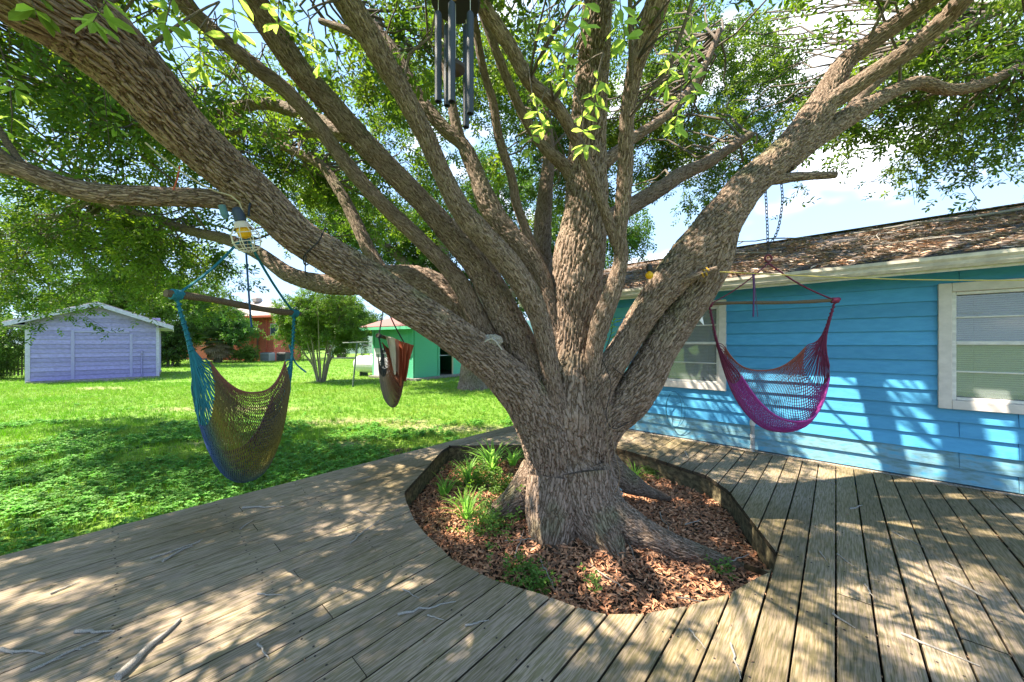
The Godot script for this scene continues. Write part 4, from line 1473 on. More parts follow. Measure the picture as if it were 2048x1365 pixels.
	limb(o, "limb", [[1112, 870, 80, 3.14], [1085, 790, 74, 3.14], [1052, 712, 70, 3.16], [1018, 645, 68, 3.16], [986, 581, 64, 3.15], [946, 520, 56, 3.12], [894, 460, 50, 3.08], [841, 401, 46, 3.04], [781, 341, 46, 2.99], [720, 277, 48, 2.93], [660, 208, 47, 2.86], [600, 142, 48, 2.78], [545, 62, 54, 2.68], [500, -10, 58, 2.58], [440, -100, 58, 2.48], [360, -220, 54, 2.38]])
	limb(o, "limb", [[1130, 740, 44, 3.28], [1112, 650, 32, 3.3], [1088, 565, 35, 3.32], [1055, 510, 43, 3.34], [1012, 462, 47, 3.36], [978, 412, 46, 3.38], [952, 345, 35, 3.42], [928, 292, 29, 3.45], [889, 258, 29, 3.48], [841, 199, 27, 3.55], [812, 145, 25, 3.6], [770, 80, 23, 3.7], [690, 0, 21, 3.8], [600, -80, 18, 3.9]])
	limb(o, "limb", [[940, 330, 26, 3.44], [918, 270, 24, 3.46], [903, 205, 20, 3.48], [890, 130, 17, 3.5], [880, 40, 15, 3.5], [870, -60, 13, 3.5]], 0.02, 0.01)
	limb(o, "limb", [[1050, 800, 60, 3.22], [1010, 722, 50, 3.22], [962, 650, 46, 3.2], [925, 575, 40, 3.14], [882, 522, 34, 3.08], [820, 461, 32, 3.02], [751, 395, 31, 2.94], [690, 325, 31, 2.88], [636, 253, 31, 2.82], [572, 182, 32, 2.74], [512, 136, 32, 2.66], [430, 68, 33, 2.56], [372, 12, 33, 2.46], [310, -60, 33, 2.36], [200, -180, 32, 2.3]])
	limb(o, "limb", [[985, 690, 80, 3.5], [925, 622, 78, 3.6], [850, 572, 74, 3.7], [780, 560, 60, 3.8], [725, 566, 50, 3.9], [685, 570, 44, 4.0], [635, 566, 40, 4.1], [575, 548, 34, 4.2], [518, 508, 28, 4.35], [455, 480, 24, 4.5], [380, 462, 20, 4.7], [290, 432, 17, 4.9], [180, 400, 14, 5.2]], 0.02, 0.010)
	limb(o, "limb", [[770, 560, 36, 3.85], [735, 495, 28, 3.95], [702, 425, 25, 4.05], [680, 385, 23, 4.1], [640, 330, 20, 4.3], [560, 290, 17, 4.5]], 0.025, 0.012)
	limb(o, "limb", [[535, 440, 38, 2.32], [497, 418, 38, 2.26], [455, 405, 38, 2.2], [410, 397, 39, 2.14], [308, 393, 41, 2.04], [205, 388, 42, 1.96], [122, 370, 40, 1.9], [52, 343, 38, 1.84], [-2, 328, 38, 1.8], [-100, 305, 38, 1.72], [-280, 250, 36, 1.62]], 0.012, 0.007)
	limb(o, "limb", [[1184, 770, 38, 3.06], [1189, 701, 38, 3.02], [1203, 641, 42, 2.98], [1226, 581, 36, 2.95], [1242, 520, 31, 2.94], [1239, 470, 30, 2.92], [1244, 422, 33, 2.9], [1249, 362, 34, 2.86], [1252, 301, 32, 2.8], [1254, 241, 30, 2.74], [1262, 181, 33, 2.68], [1275, 120, 38, 2.6], [1298, 60, 46, 2.52], [1316, 0, 50, 2.44], [1348, -90, 50, 2.34], [1400, -230, 48, 2.2]])
	limb(o, "limb", [[1232, 490, 20, 2.93], [1222, 455, 23, 2.9], [1200, 395, 23, 2.85], [1179, 338, 24, 2.8], [1142, 259, 26, 2.72], [1106, 205, 27, 2.64], [1058, 163, 28, 2.58], [1022, 96, 30, 2.5], [974, 24, 31, 2.42], [930, -50, 31, 2.35], [850, -180, 30, 2.25]], 0.016, 0.008)
	limb(o, "limb", [[1145, 350, 36, 3.42], [1121, 324, 28, 3.4], [1082, 288, 23, 3.36], [1046, 228, 21, 3.3], [1016, 162, 20, 3.22], [992, 101, 19, 3.15], [966, 30, 18, 3.1], [930, -70, 17, 3.0]], 0.02, 0.01)
	limb(o, "limb", [[1106, 640, 26, 3.45], [1096, 570, 22, 3.48], [1080, 526, 21, 3.5], [1058, 476, 20, 3.52], [1034, 410, 20, 3.52], [1022, 350, 20, 3.5], [998, 277, 19, 3.48], [986, 205, 18, 3.44], [968, 145, 17, 3.4], [955, 78, 16, 3.35], [945, 10, 14, 3.3], [935, -80, 13, 3.2]], 0.02, 0.01)
	limb(o, "limb", [[1110, 690, 44, 3.7], [1090, 600, 44, 3.9], [1084, 520, 42, 4.05], [1086, 440, 37, 4.15], [1092, 370, 31, 4.2], [1098, 300, 24, 4.3], [1090, 220, 19, 4.4]], 0.025, 0.012)
	limb(o, "limb", [[1215, 440, 40, 3.5], [1262, 413, 35, 3.6], [1325, 375, 33, 3.75], [1358, 352, 31, 3.85], [1412, 327, 25, 4.0], [1447, 306, 20, 4.1], [1500, 270, 15, 4.3]], 0.02, 0.01)
	limb(o, "limb", [[1205, 330, 30, 3.55], [1270, 275, 22, 3.7], [1340, 225, 18, 3.9], [1400, 150, 14, 4.1], [1440, 60, 12, 4.2]], 0.025, 0.012)
	limb(o, "limb", [[700, 270, 30, 3.2], [632, 239, 27, 3.5], [575, 218, 26, 3.7], [512, 206, 26, 3.9], [444, 226, 22, 4.1], [392, 235, 19, 4.3], [300, 250, 15, 4.6], [200, 230, 13, 4.9]], 0.025, 0.012)
	limb(o, "limb", [[690, 278, 18, 3.4], [620, 268, 15, 3.7], [545, 272, 13, 3.9], [480, 262, 11, 4.1], [420, 290, 9, 4.3]], 0.03, 0.012)
	limb(o, "limb", [[716, 70, 22, 2.46], [676, 54, 16, 2.5], [640, 42, 12, 2.55]], 0.03, 0.012, false)
	limb(o, "stub", [[1515, 362, 26, 3.13], [1560, 358, 22, 3.13], [1592, 354, 19, 3.13], [1630, 352, 17, 3.12], [1672, 350, 14, 3.1]], 0.02, 0.01)
	limb(o, "stub", [[1335, 575, 22, 3.02], [1365, 562, 17, 2.96], [1400, 549, 14, 2.9], [1434, 537, 12, 2.86]], 0.015, 0.008, false)
	# roots
	limb(o, "root", [[1175, 940, 120, 3.1], [1205, 1008, 105, 2.98], [1255, 1050, 92, 2.86], [1325, 1086, 72, 2.74], [1405, 1112, 50, 2.64], [1470, 1132, 28, 2.58], [1532, 1150, 18, 2.54]], 0.014, 0.008, false, [], 0.8, 0.74)
	limb(o, "root", [[1165, 950, 120, 3.05], [1178, 1015, 110, 2.94], [1206, 1075, 92, 2.8], [1238, 1125, 50, 2.68], [1262, 1160, 24, 2.6]], 0.014, 0.008, false, [], 0.7)
	limb(o, "root", [[1112, 960, 120, 3.08], [1106, 1025, 120, 2.98], [1104, 1075, 100, 2.88], [1100, 1120, 50, 2.8]], 0.014, 0.008, false, [], 0.6)
	limb(o, "root", [[1080, 950, 90, 3.25], [1052, 985, 80, 3.25], [1015, 1010, 50, 3.2], [975, 1035, 24, 3.15]], 0.016, 0.009, false, [], 0.7)
	limb(o, "root", [[1165, 905, 80, 3.34], [1210, 932, 80, 3.4], [1252, 962, 60, 3.45], [1300, 985, 28, 3.5], [1340, 998, 12, 3.55]], 0.016, 0.009, false, [], 0.7, 0.8)

	# crown
	var tints := [Color(0.115, 0.185, 0.040), Color(0.15, 0.225, 0.046), Color(0.09, 0.16, 0.040), Color(0.19, 0.265, 0.055), Color(0.125, 0.205, 0.052)]
	var sprigs := []
	var bufs := []
	for k in 3:
		sprigs.append(sprig_mesh(10, 0.17, 0.072, 0.027, 0.9))
		bufs.append(PackedFloat32Array())
	var twigs := MB.new()
	for s in [[1150, 1120, 0.36, 0.32], [1225, 1170, 0.42, 0.3], [1335, 1165, 0.36, 0.26], [1150, 1000, 0.1, 0.35], [985, 940, 0.28, 0.22], [930, 1000, 0.2, 0.2], [1270, 950, 0.2, 0.16], [1410, 1165, 0.2, 0.16], [1125, 1050, 0.12, 0.3], [690, 1060, 0.17, 0.10], [470, 1215, 0.14, 0.09], [590, 1130, 0.12, 0.1], [250, 1155, 0.2, 0.1], [60, 1195, 0.2, 0.12], [420, 1300, 0.12, 0.08], [540, 1075, 0.14, 0.08], [760, 1020, 0.12, 0.08], [985, 1290, 0.16, 0.13], [1070, 1330, 0.14, 0.1], [1255, 1285, 0.15, 0.11], [1345, 1325, 0.12, 0.1], [1560, 1180, 0.16, 0.08], [1610, 1255, 0.16, 0.10], [1720, 1195, 0.22, 0.07], [1895, 1150, 0.4, 0.07], [1970, 1225, 0.4, 0.10], [1770, 1050, 0.5, 0.06], [1960, 1072, 0.5, 0.06], [1640, 1010, 0.25, 0.06], [1850, 1290, 0.3, 0.07], [1480, 1310, 0.12, 0.08], [1700, 985, 0.3, 0.06], [1530, 950, 0.3, 0.1], [1420, 1000, 0.4, 0.06]]:
		var g := G(s[0], s[1])
		var bed := 1.6 if in_opening(g) else 1.05
		clearings.append([g.x, g.z, s[2] * bed + 0.03, s[3] * bed + 0.03])
	# and where it falls on the limbs
	for s in [[1290, 640, 3.0, 0.16], [1340, 570, 3.0, 0.15], [1400, 500, 3.0, 0.18], [1460, 420, 3.0, 0.18], [1540, 330, 3.05, 0.14], [1640, 220, 3.1, 0.16], [1730, 200, 3.4, 0.15], [1010, 600, 3.1, 0.16], [960, 500, 3.1, 0.16], [1030, 480, 3.3, 0.14], [930, 300, 3.4, 0.14], [1150, 900, 2.9, 0.14], [1130, 820, 2.95, 0.12], [1165, 600, 3.2, 0.10], [860, 570, 3.6, 0.2], [1250, 790, 3.0, 0.12], [1205, 640, 2.95, 0.08], [500, 210, 3.9, 0.15]]:
		var g := P(s[0], s[1], s[2])
		clearings.append([g.x + g.y * 0.6745, g.z + g.y * 0.0135, s[3], s[3]])
	foliage(limb_pts, CROWN, bufs, twigs, 50, 0.52, 1.0, tints)
	clearings.clear()
	var crown := Node3D.new()
	crown.name = "crown"
	o.add_child(crown)
	for k in 3:
		copies(crown, "leaves", sprigs[k], M.leaf, bufs[k])
	var tw := wpart(crown, "twigs", twigs.mesh(), M.crown_twig)
	tw.set_meta("kind", "stuff")
	near_sprays(o)


# where the oak's leaves are: centre, half sizes, boughs, density
const CROWN := [
	[Vector3(-2.6, 3.4, -2.8), Vector3(1.2, 0.5, 0.9), 7, 0.8],
	[Vector3(-4.4, 3.4, -3.8), Vector3(1.6, 0.8, 1.3), 11, 0.8],
	[Vector3(-5.2, 2.7, -5.4), Vector3(1.5, 0.6, 1.0), 14, 0.9],
	[Vector3(-6.8, 2.8, -6.6), Vector3(1.8, 1.0, 0.9), 20, 0.9],
	[Vector3(-8.8, 2.8, -6.4), Vector3(1.5, 1.2, 0.9), 18, 0.9],
	[Vector3(-10.4, 3.6, -7.4), Vector3(1.5, 1.4, 0.9), 20, 0.9],
	[Vector3(-6.0, 4.2, -5.6), Vector3(1.6, 1.0, 1.2), 12, 0.8],
	[Vector3(-4.0, 5.2, -5.2), Vector3(1.8, 1.0, 1.4), 17, 0.85],
	[Vector3(-1.4, 6.4, -7.0), Vector3(2.2, 1.1, 1.0), 36, 1.0],
	[Vector3(-3.6, 4.4, -5.4), Vector3(1.2, 0.9, 0.9), 12, 0.9],
	[Vector3(-0.2, 5.3, -2.7), Vector3(1.9, 0.5, 0.9), 24, 1.2],
	[Vector3(-3.2, 4.8, -2.4), Vector3(1.8, 0.6, 1.2), 24, 1.2],
	[Vector3(-6.6, 5.4, -4.4), Vector3(2.0, 0.8, 1.4), 18, 0.8],
	[Vector3(-1.8, 4.0, -6.2), Vector3(1.4, 0.9, 0.9), 16, 0.9],
	[Vector3(-3.6, 3.8, -6.6), Vector3(1.3, 0.8, 0.8), 14, 0.9],
	[Vector3(1.0, 6.0, -6.8), Vector3(1.9, 1.2, 1.0), 36, 1.0],
	[Vector3(1.3, 4.7, -7.2), Vector3(1.2, 0.9, 0.8), 20, 1.0],
	[Vector3(3.9, 6.8, -7.2), Vector3(2.0, 1.4, 0.9), 40, 1.0],
	[Vector3(3.5, 5.0, -7.0), Vector3(1.4, 1.0, 0.8), 27, 1.0],
	[Vector3(-5.4, 4.9, -2.6), Vector3(1.4, 0.6, 1.2), 20, 1.2],
	[Vector3(-8.6, 4.6, -4.8), Vector3(1.6, 0.8, 1.2), 20, 1.2],
	[Vector3(-6.6, 4.9, -1.9), Vector3(1.5, 0.6, 1.4), 28, 1.2],
	[Vector3(4.4, 5.0, -4.2), Vector3(1.6, 1.0, 1.4), 15, 0.8],
	[Vector3(-2.2, 4.2, -3.7), Vector3(1.3, 0.5, 0.8), 11, 0.9],
	[Vector3(-0.6, 4.9, -4.5), Vector3(1.3, 0.6, 0.8), 13, 0.9],
	[Vector3(4.9, 4.0, -4.6), Vector3(1.5, 0.5, 1.0), 10, 0.65],
	[Vector3(6.6, 3.8, -4.8), Vector3(1.7, 0.55, 1.2), 21, 0.5],
	[Vector3(6.4, 4.9, -4.4), Vector3(1.6, 0.6, 1.2), 14, 0.6],
	[Vector3(3.0, 4.9, -2.4), Vector3(1.4, 0.7, 1.4), 14, 0.9],
	[Vector3(0.6, 5.0, -1.6), Vector3(1.8, 0.7, 1.6), 26, 1.2],
	[Vector3(-2.0, 4.7, -1.0), Vector3(1.8, 0.8, 1.8), 30, 1.2],
	[Vector3(-4.2, 4.6, -1.2), Vector3(1.6, 0.8, 1.8), 30, 1.2],
	[Vector3(-2.8, 4.4, 1.0), Vector3(2.0, 0.8, 1.4), 16, 0.8],
	[Vector3(0.2, 5.0, 0.8), Vector3(1.6, 0.6, 1.2), 10, 0.7],
]


# leaves close to the lens: every one a piece of its own
func near_sprays(o: Node3D) -> void:
	var shapes := []
	for k in 4:
		var mb := MB.new()
		leaf_into(mb, Vector3.ZERO, Vector3(0, 0, 1), (Vector3.UP + Vector3(R(-0.3, 0.3), 0, 0)).normalized(), 0.082 * R(0.9, 1.1), 0.029 * R(0.9, 1.15))
		shapes.append(mb.mesh())
	var cols := []
	for c in [[0.05, 0.10, 0.022], [0.065, 0.125, 0.026], [0.08, 0.145, 0.028], [0.04, 0.085, 0.024], [0.10, 0.16, 0.032]]:
		var m := leaf_material(Color(0.86, 1.0, 0.42))
		m.vertex_color_use_as_albedo = false
		m.albedo_color = lin(c[0], c[1], c[2])
		cols.append(m)
	var spots := [[70, -20, 1.35, 0], [185, 5, 1.3, 0], [330, 10, 1.4, 0], [400, 95, 1.7, 0], [470, 20, 1.6, 0], [555, 10, 1.8, 0], [30, 140, 1.9, 0], [20, 260, 2.0, 0], [230, 215, 2.5, 1], [1100, 60, 1.7, 1], [1160, 20, 1.6, 1], [1130, 120, 1.75, 2], [1190, 170, 1.8, 1], [1250, 40, 1.6, 0], [1335, 130, 1.85, 1], [1385, 60, 1.8, 2], [1390, 150, 1.9, 2], [1350, 215, 1.95, 1], [1170, 255, 1.9, 1], [1085, 215, 2.0, 1], [1060, 265, 2.2, 2], [640, 90, 2.2, 1]]
	for s in spots:
		var tip := P(s[0], s[1] + 40.0, s[2])
		var base := P(s[0] + R(-40, 40), s[1] - R(60, 110), s[2] + R(-0.05, 0.1))
		var mb := MB.new()
		var mid := base.lerp(tip, 0.5) + Vector3(R(-0.03, 0.03), R(0, 0.03), R(-0.03, 0.03))
		mb.tube(PackedVector3Array([base, mid, tip]), PackedFloat32Array([0.004, 0.003, 0.0015]), 5)
		# the shoot runs back to the nearest limb
		var root := limb_pts[0]
		for w in limb_pts:
			if w.distance_to(base) < root.distance_to(base):
				root = w
		var lift := Vector3(0, 0.10 * base.distance_to(root), 0)
		var bp := PackedVector3Array()
		var br := PackedFloat32Array()
		for k in 9:
			var f := k / 8.0
			bp.append(root.lerp(root.lerp(base, 0.6) + lift, f).lerp((root.lerp(base, 0.6) + lift).lerp(base, f), f))
			br.append(lerpf(0.010, 0.004, f))
		mb.tube(bp, br, 6)
		var sp := wpart(o, "spray", mb.mesh(), M.crown_twig)
		for k in 13:
			var f: float = [0.55, 0.55, 0.55, 0.8, 0.8, 0.8, 0.8, 1.0, 1.0, 1.0, 1.0, 1.0, 1.0][k]
			f += R(-0.04, 0.0)
			var at := base.lerp(mid, f).lerp(mid.lerp(tip, f), f)
			var a := k * 2.4 + R(-0.5, 0.5)
			var fw := (Vector3(cos(a), R(-0.75, 0.35), sin(a)) + (tip - base).normalized() * 0.25).normalized()
			var xx := Vector3.UP.cross(fw).normalized()
			var bs := Basis(xx, fw.cross(xx), fw) * Basis(Vector3(0, 0, 1), R(-0.7, 0.7))
			var pick: int = [0, 3, 1][rng.randi() % 3] if s[3] == 0 else ([0, 1, 1, 2][rng.randi() % 4] if s[3] == 1 else [1, 2, 4][rng.randi() % 3])
			var lf := part(sp, "leaf", shapes[rng.randi() % 4], cols[pick])
			lf.global_transform = Transform3D(bs.scaled(Vector3.ONE * R(0.75, 1.2)), at)


# ---------- other trees ----------
func tree(called: String, label: String, base: Vector3, stems: Array, blobs: Array, per: int, size: float, tints: Array, spread := 0.8, bark: Material = null, relief := 1.0) -> Node3D:
	var o := thing(called, label, "shrub" if called.ends_with("shrub") else "tree", base)
	var wood := PackedVector3Array()
	for st in stems:
		var pts := []
		var rads := []
		for s in st:
			pts.append(base + s[0])
			rads.append(s[1])
		var r0: float = rads[0]
		if r0 > 0.15 and bark == null:
			wpart(o, "trunk", limb_mesh(pts, rads, 0.06, 0.035, [], relief), M.bark)
		else:
			var rs := resample(pts, rads, 0.3)
			var mb := MB.new()
			mb.tube(rs[0], rs[1], 8)
			wpart(o, "stem", mb.mesh(), bark if bark else M.twig)
		var rs2 := resample(pts, rads, 0.2)
		for k in range(int(rs2[0].size() * 0.4), rs2[0].size()):
			wood.append(rs2[0][k])
	var bl := []
	for b in blobs:
		bl.append([base + b[0], b[1], b[2], b[3] if b.size() > 3 else 1.0])
	var buf := PackedFloat32Array()
	var bufs := [buf]
	var twigs := MB.new()
	foliage(wood, bl, bufs, twigs, per, spread, size, tints, 4)
	copies(o, "crown", sprig_far, M.leaf_far, bufs[0])
	var tw := wpart(o, "twigs", twigs.mesh(), M.crown_twig)
	tw.set_meta("kind", "stuff")
	return o

var sprig_far: ArrayMesh

func far_trees() -> void:
	sprig_far = sprig_mesh(9, 0.17, 0.075, 0.03, 0.9)
	var mid := [Color(0.09, 0.16, 0.028), Color(0.115, 0.19, 0.03), Color(0.075, 0.135, 0.026)]
	var light := [Color(0.14, 0.22, 0.045), Color(0.17, 0.25, 0.05), Color(0.11, 0.19, 0.035)]
	var dark := [Color(0.055, 0.10, 0.025), Color(0.07, 0.125, 0.03), Color(0.05, 0.085, 0.022)]
	var V := func(x: float, y: float, z: float) -> Vector3: return Vector3(x, y, z)
	# second oak behind the first
	tree("oak_tree", "second oak on the lawn behind the great oak, trunk seen beside the green shed", Vector3(-1.43, LAWN, -13.0), [
		[[V.call(0, -0.1, 0), 0.62], [V.call(0, 0.4, 0), 0.46], [V.call(0.05, 1.6, 0), 0.42], [V.call(0.2, 3.2, -0.2), 0.34], [V.call(0.6, 5.5, -0.4), 0.2], [V.call(0.9, 7.5, -0.3), 0.09]],
		[[V.call(0, 1.4, 0), 0.26], [V.call(-1.2, 3.2, 0.2), 0.22], [V.call(-2.8, 4.9, 0.1), 0.15], [V.call(-4.6, 6.0, 0), 0.07]],
		[[V.call(0.1, 1.8, 0), 0.24], [V.call(1.4, 3.4, 0.1), 0.19], [V.call(3.2, 4.8, 0.1), 0.12], [V.call(5.2, 5.8, -0.2), 0.06]],
		[[V.call(0.1, 2.4, 0), 0.2], [V.call(-0.8, 4.4, 0.4), 0.15], [V.call(-1.4, 6.6, 0.8), 0.08]]],
		[[V.call(0.5, 6.8, -0.5), Vector3(3.2, 1.9, 2.4), 52], [V.call(-3.6, 5.6, -0.2), Vector3(2.4, 1.5, 2.0), 34], [V.call(4.0, 5.6, -0.2), Vector3(2.6, 1.5, 2.0), 36], [V.call(-1.6, 4.2, -1.0), Vector3(2.2, 0.9, 1.4), 18], [V.call(1.8, 4.4, -1.2), Vector3(2.0, 1.0, 1.4), 18], [V.call(-6.0, 6.8, -1.0), Vector3(2.2, 1.8, 1.6), 22]], 60, 1.5, mid, 0.85)
	# many stemmed shrub on the lawn
	var stems := []
	for k in 11:
		var a := TAU * k / 11.0 + R(-0.2, 0.2)
		var r := R(0.5, 1.2)
		stems.append([[V.call(cos(a) * 0.12, -0.05, sin(a) * 0.12), R(0.035, 0.06)], [V.call(cos(a) * 0.3, 0.7, sin(a) * 0.25), 0.035], [V.call(cos(a) * r * 0.7, 1.5, sin(a) * r * 0.6), 0.025], [V.call(cos(a) * r * 1.2, 2.9, sin(a) * r), 0.01]])
	tree("leafy_shrub", "tall many stemmed light green shrub standing on the open lawn", Vector3(-8.1, LAWN, -15.2), stems, [[V.call(0, 2.9, 0), Vector3(1.7, 1.1, 1.4), 70], [V.call(-0.9, 2.2, 0), Vector3(1.0, 0.8, 1.0), 24], [V.call(1.0, 2.0, 0), Vector3(0.9, 0.7, 0.9), 22], [V.call(0.2, 3.6, 0), Vector3(1.0, 0.6, 0.9), 16]], 46, 1.1, light, 0.4, mottled(lin(0.36, 0.30, 0.23), 0.8, 95, 0.6, 0.05, 2.0))
	tree("shade_tree", "rounded green tree at the far side of the lawn left of the green shed", Vector3(-19.5, LAWN, -41.0), [[[V.call(0, 0, 0), 0.5], [V.call(0.1, 1.6, 0), 0.4], [V.call(0.5, 4, 0), 0.24], [V.call(0.6, 6, 0), 0.1]], [[V.call(0, 1.2, 0), 0.3], [V.call(-1.4, 3.2, 0), 0.2], [V.call(-2.2, 5.0, 0), 0.1]], [[V.call(-0.9, 0, 0.6), 0.35], [V.call(-1.3, 2.2, 0.6), 0.25], [V.call(-1.0, 4.5, 0.4), 0.1]]], [[V.call(0, 4.8, 0), Vector3(4.0, 2.4, 3.0), 80], [V.call(1.6, 3.2, 1.0), Vector3(2.6, 1.2, 2.0), 24], [V.call(-2.6, 3.6, 0.6), Vector3(1.8, 1.4, 1.6), 20]], 40, 3.2, mid, 1.2)
	tree("feathery_shrub", "bright green feathery shrub tree before the orange house", Vector3(-25.6, LAWN, -31.0), [[[V.call(0, 0, 0), 0.2], [V.call(0.2, 1.8, 0), 0.15], [V.call(0.4, 3.6, 0), 0.08]], [[V.call(0, 0.3, 0), 0.13], [V.call(-1.0, 2.2, 0), 0.1], [V.call(-1.8, 3.2, 0), 0.06]]], [[V.call(0, 3.7, 0), Vector3(2.5, 1.5, 1.8), 60], [V.call(-2.0, 2.9, 0), Vector3(1.5, 1.2, 1.4), 24], [V.call(2.2, 2.7, 0.4), Vector3(1.4, 1.0, 1.2), 22]], 38, 2.4, [Color(0.11, 0.22, 0.06), Color(0.085, 0.185, 0.05), Color(0.14, 0.25, 0.07)], 0.8)
	tree("dark_shrub", "dark dense shrub between the lavender shed and the orange house", Vector3(-24.0, LAWN, -25.0), [[[V.call(0, 0, 0), 0.1], [V.call(0.1, 1.0, 0), 0.08], [V.call(0.2, 2.2, 0), 0.04]], [[V.call(0.3, 0, 0), 0.09], [V.call(0.6, 1.3, 0), 0.06]]], [[V.call(0, 1.7, 0), Vector3(1.3, 1.3, 1.1), 50], [V.call(0.9, 2.5, 0), Vector3(0.9, 0.8, 0.8), 14]], 34, 1.9, dark, 0.55)
	tree("low_shrub", "low light green shrub at the foot of the orange house", Vector3(-22.9, LAWN, -31.0), [[[V.call(0, 0, 0), 0.05], [V.call(0.1, 0.8, 0), 0.03]]], [[V.call(0, 0.75, 0), Vector3(1.3, 0.6, 0.8), 26]], 30, 1.8, light, 0.4)
	tree("side_shrub", "tall pale green shrub beside the left corner of the lavender shed", Vector3(-23.6, LAWN, -16.4), [[[V.call(0, 0, 0), 0.08], [V.call(0.1, 1.4, 0), 0.06], [V.call(0.2, 2.6, 0), 0.03]], [[V.call(-0.6, 0, 0), 0.08], [V.call(-0.9, 1.6, 0), 0.05]]], [[V.call(0.4, 1.9, 0), Vector3(1.5, 1.3, 1.0), 44], [V.call(-1.4, 2.4, 0), Vector3(1.2, 1.0, 1.0), 24], [V.call(-0.4, 0.6, 0.2), Vector3(1.2, 0.5, 0.6), 16]], 38, 1.3, light, 0.45)
	tree("shade_tree", "pale green tree rising behind the lavender shed roof", Vector3(-28.0, LAWN, -26.0), [[[V.call(0, 0, 0), 0.4], [V.call(0.1, 2.5, 0), 0.32], [V.call(0.4, 5, 0), 0.16]], [[V.call(0, 2.0, 0), 0.22], [V.call(2.2, 4.0, 0), 0.12], [V.call(4.0, 5.2, 0), 0.06]]], [[V.call(0, 5.4, 0), Vector3(4.4, 2.4, 3.0), 80], [V.call(4.6, 4.8, 0), Vector3(2.6, 1.8, 2.0), 36], [V.call(-3.0, 3.4, 1.5), Vector3(2.2, 1.4, 1.6), 24]], 40, 2.4, light, 0.9)
	tree("shade_tree", "light green tree whose top shows above the blue house roof", Vector3(9.6, LAWN, -15.0), [[[V.call(0, 0, 0), 0.25], [V.call(0.1, 2.4, 0), 0.2], [V.call(0.2, 4.6, 0), 0.08]]], [[V.call(-0.2, 4.5, 0), Vector3(1.4, 0.9, 1.2), 40]], 40, 1.7, light, 0.5)
	palm()
	# distant trees along the back of the neighbourhood, each one its own
	var where := [[-62, -58, 7.0], [-50, -64, 8.5], [-40, -60, 7.0], [-31, -70, 9.0], [-12, -58, 7.5], [-3, -66, 8.5], [8, -52, 7.0], [17, -40, 7.5], [-15, -80, 10.0]]
	var says := ["far tree standing at the left end of the distant row", "far broad tree second from left in the distant row", "far tree above the left wing of the orange house", "tall far tree behind the orange house roof", "far tree to the right behind the green shed", "far tree between the green shed and the oak trunk", "far tree behind the pale blue house", "far tree behind the left end of the blue house", "tallest and farthest tree past the wire fence"]
	for k in where.size():
		var w: Array = where[k]
		var hgt: float = w[2]
		tree("distant_tree", says[k], V.call(w[0], LAWN, w[1]), [[[V.call(0, 0, 0), 0.4], [V.call(0.2, hgt * 0.35, 0), 0.3], [V.call(0.3, hgt * 0.8, 0), 0.1]], [[V.call(0.1, hgt * 0.3, 0), 0.18], [V.call(-1.8, hgt * 0.55, 0), 0.1]]], [[V.call(0, hgt * 0.62, 0), Vector3(hgt * 0.6, hgt * 0.34, hgt * 0.45), 50], [V.call(-1.5, hgt * 0.38, 1.0), Vector3(hgt * 0.4, hgt * 0.2, hgt * 0.3), 16]], 26, 5.5, mid if k % 2 == 0 else dark, 1.6)
	# low scrub that closes the view at the end of the lawns
	var buf := PackedFloat32Array()
	for k in 5200:
		var x := R(-95, 60)
		var p := Vector3(x, LAWN + absf(rng.randfn()) * 1.3 * (0.7 + 0.5 * noise.get_noise_1d(x * 0.12)), -84 + R(-3, 3))
		put(buf, rot().scaled(Vector3.ONE * R(5, 9)), p, Color(0.08, 0.13, 0.035) * R(0.6, 1.4))
	var sc := copies(self, "hedgerow", sprig_far, M.leaf_far, buf)
	sc.set_meta("label", "far low green hedgerow closing the view beyond the lawns")
	sc.set_meta("category", "hedge")


func palm() -> void:
	var base := Vector3(-24.9, LAWN, -30.4)
	var o := thing("fan_palm", "shaggy fan palm with drooping dry fronds before the orange house", "palm", base)
	var mb := MB.new()
	mb.tube(PackedVector3Array([base, base + Vector3(0.1, 1.0, 0), base + Vector3(0.1, 2.0, 0)]), PackedFloat32Array([0.3, 0.26, 0.22]), 10)
	wpart(o, "trunk", mb.mesh(), M.twig)
	var fans := []
	for q in 2:
		var fm := MB.new()
		for k in 15:
			var a := lerpf(-1.35, 1.35, k / 14.0)
			var d := Vector3(sin(a), -0.12 * absf(a), cos(a)).normalized()
			leaf_into(fm, Vector3(0, 0, 0.55), d, Vector3.UP, 0.85 * (1.0 - 0.15 * absf(a)), 0.11)
		fm.tri(Vector3(-0.015, 0, 0), Vector3(0.015, 0, 0), Vector3(0, 0, 0.6))
		fans.append(fm.mesh())
	var gm := mat(lin(0.10, 0.155, 0.06), 0.6)
	var dm := mat(lin(0.26, 0.20, 0.12), 0.8)
	for k in 44:
		var a := k * 2.4
		var el := lerpf(1.2, -1.25, k / 43.0)
		var fw := Vector3(cos(a) * cos(el), sin(el), sin(a) * cos(el))
		var xx := Vector3.UP.cross(fw).normalized()
		part(o, "frond", fans[k % 2], gm if k < 27 else dm, Transform3D(Basis(xx, fw.cross(xx), fw).scaled(Vector3.ONE * R(0.9, 1.25)), Vector3(0.1, 2.0 - maxf(0.0, (k - 24) * 0.03), 0)))


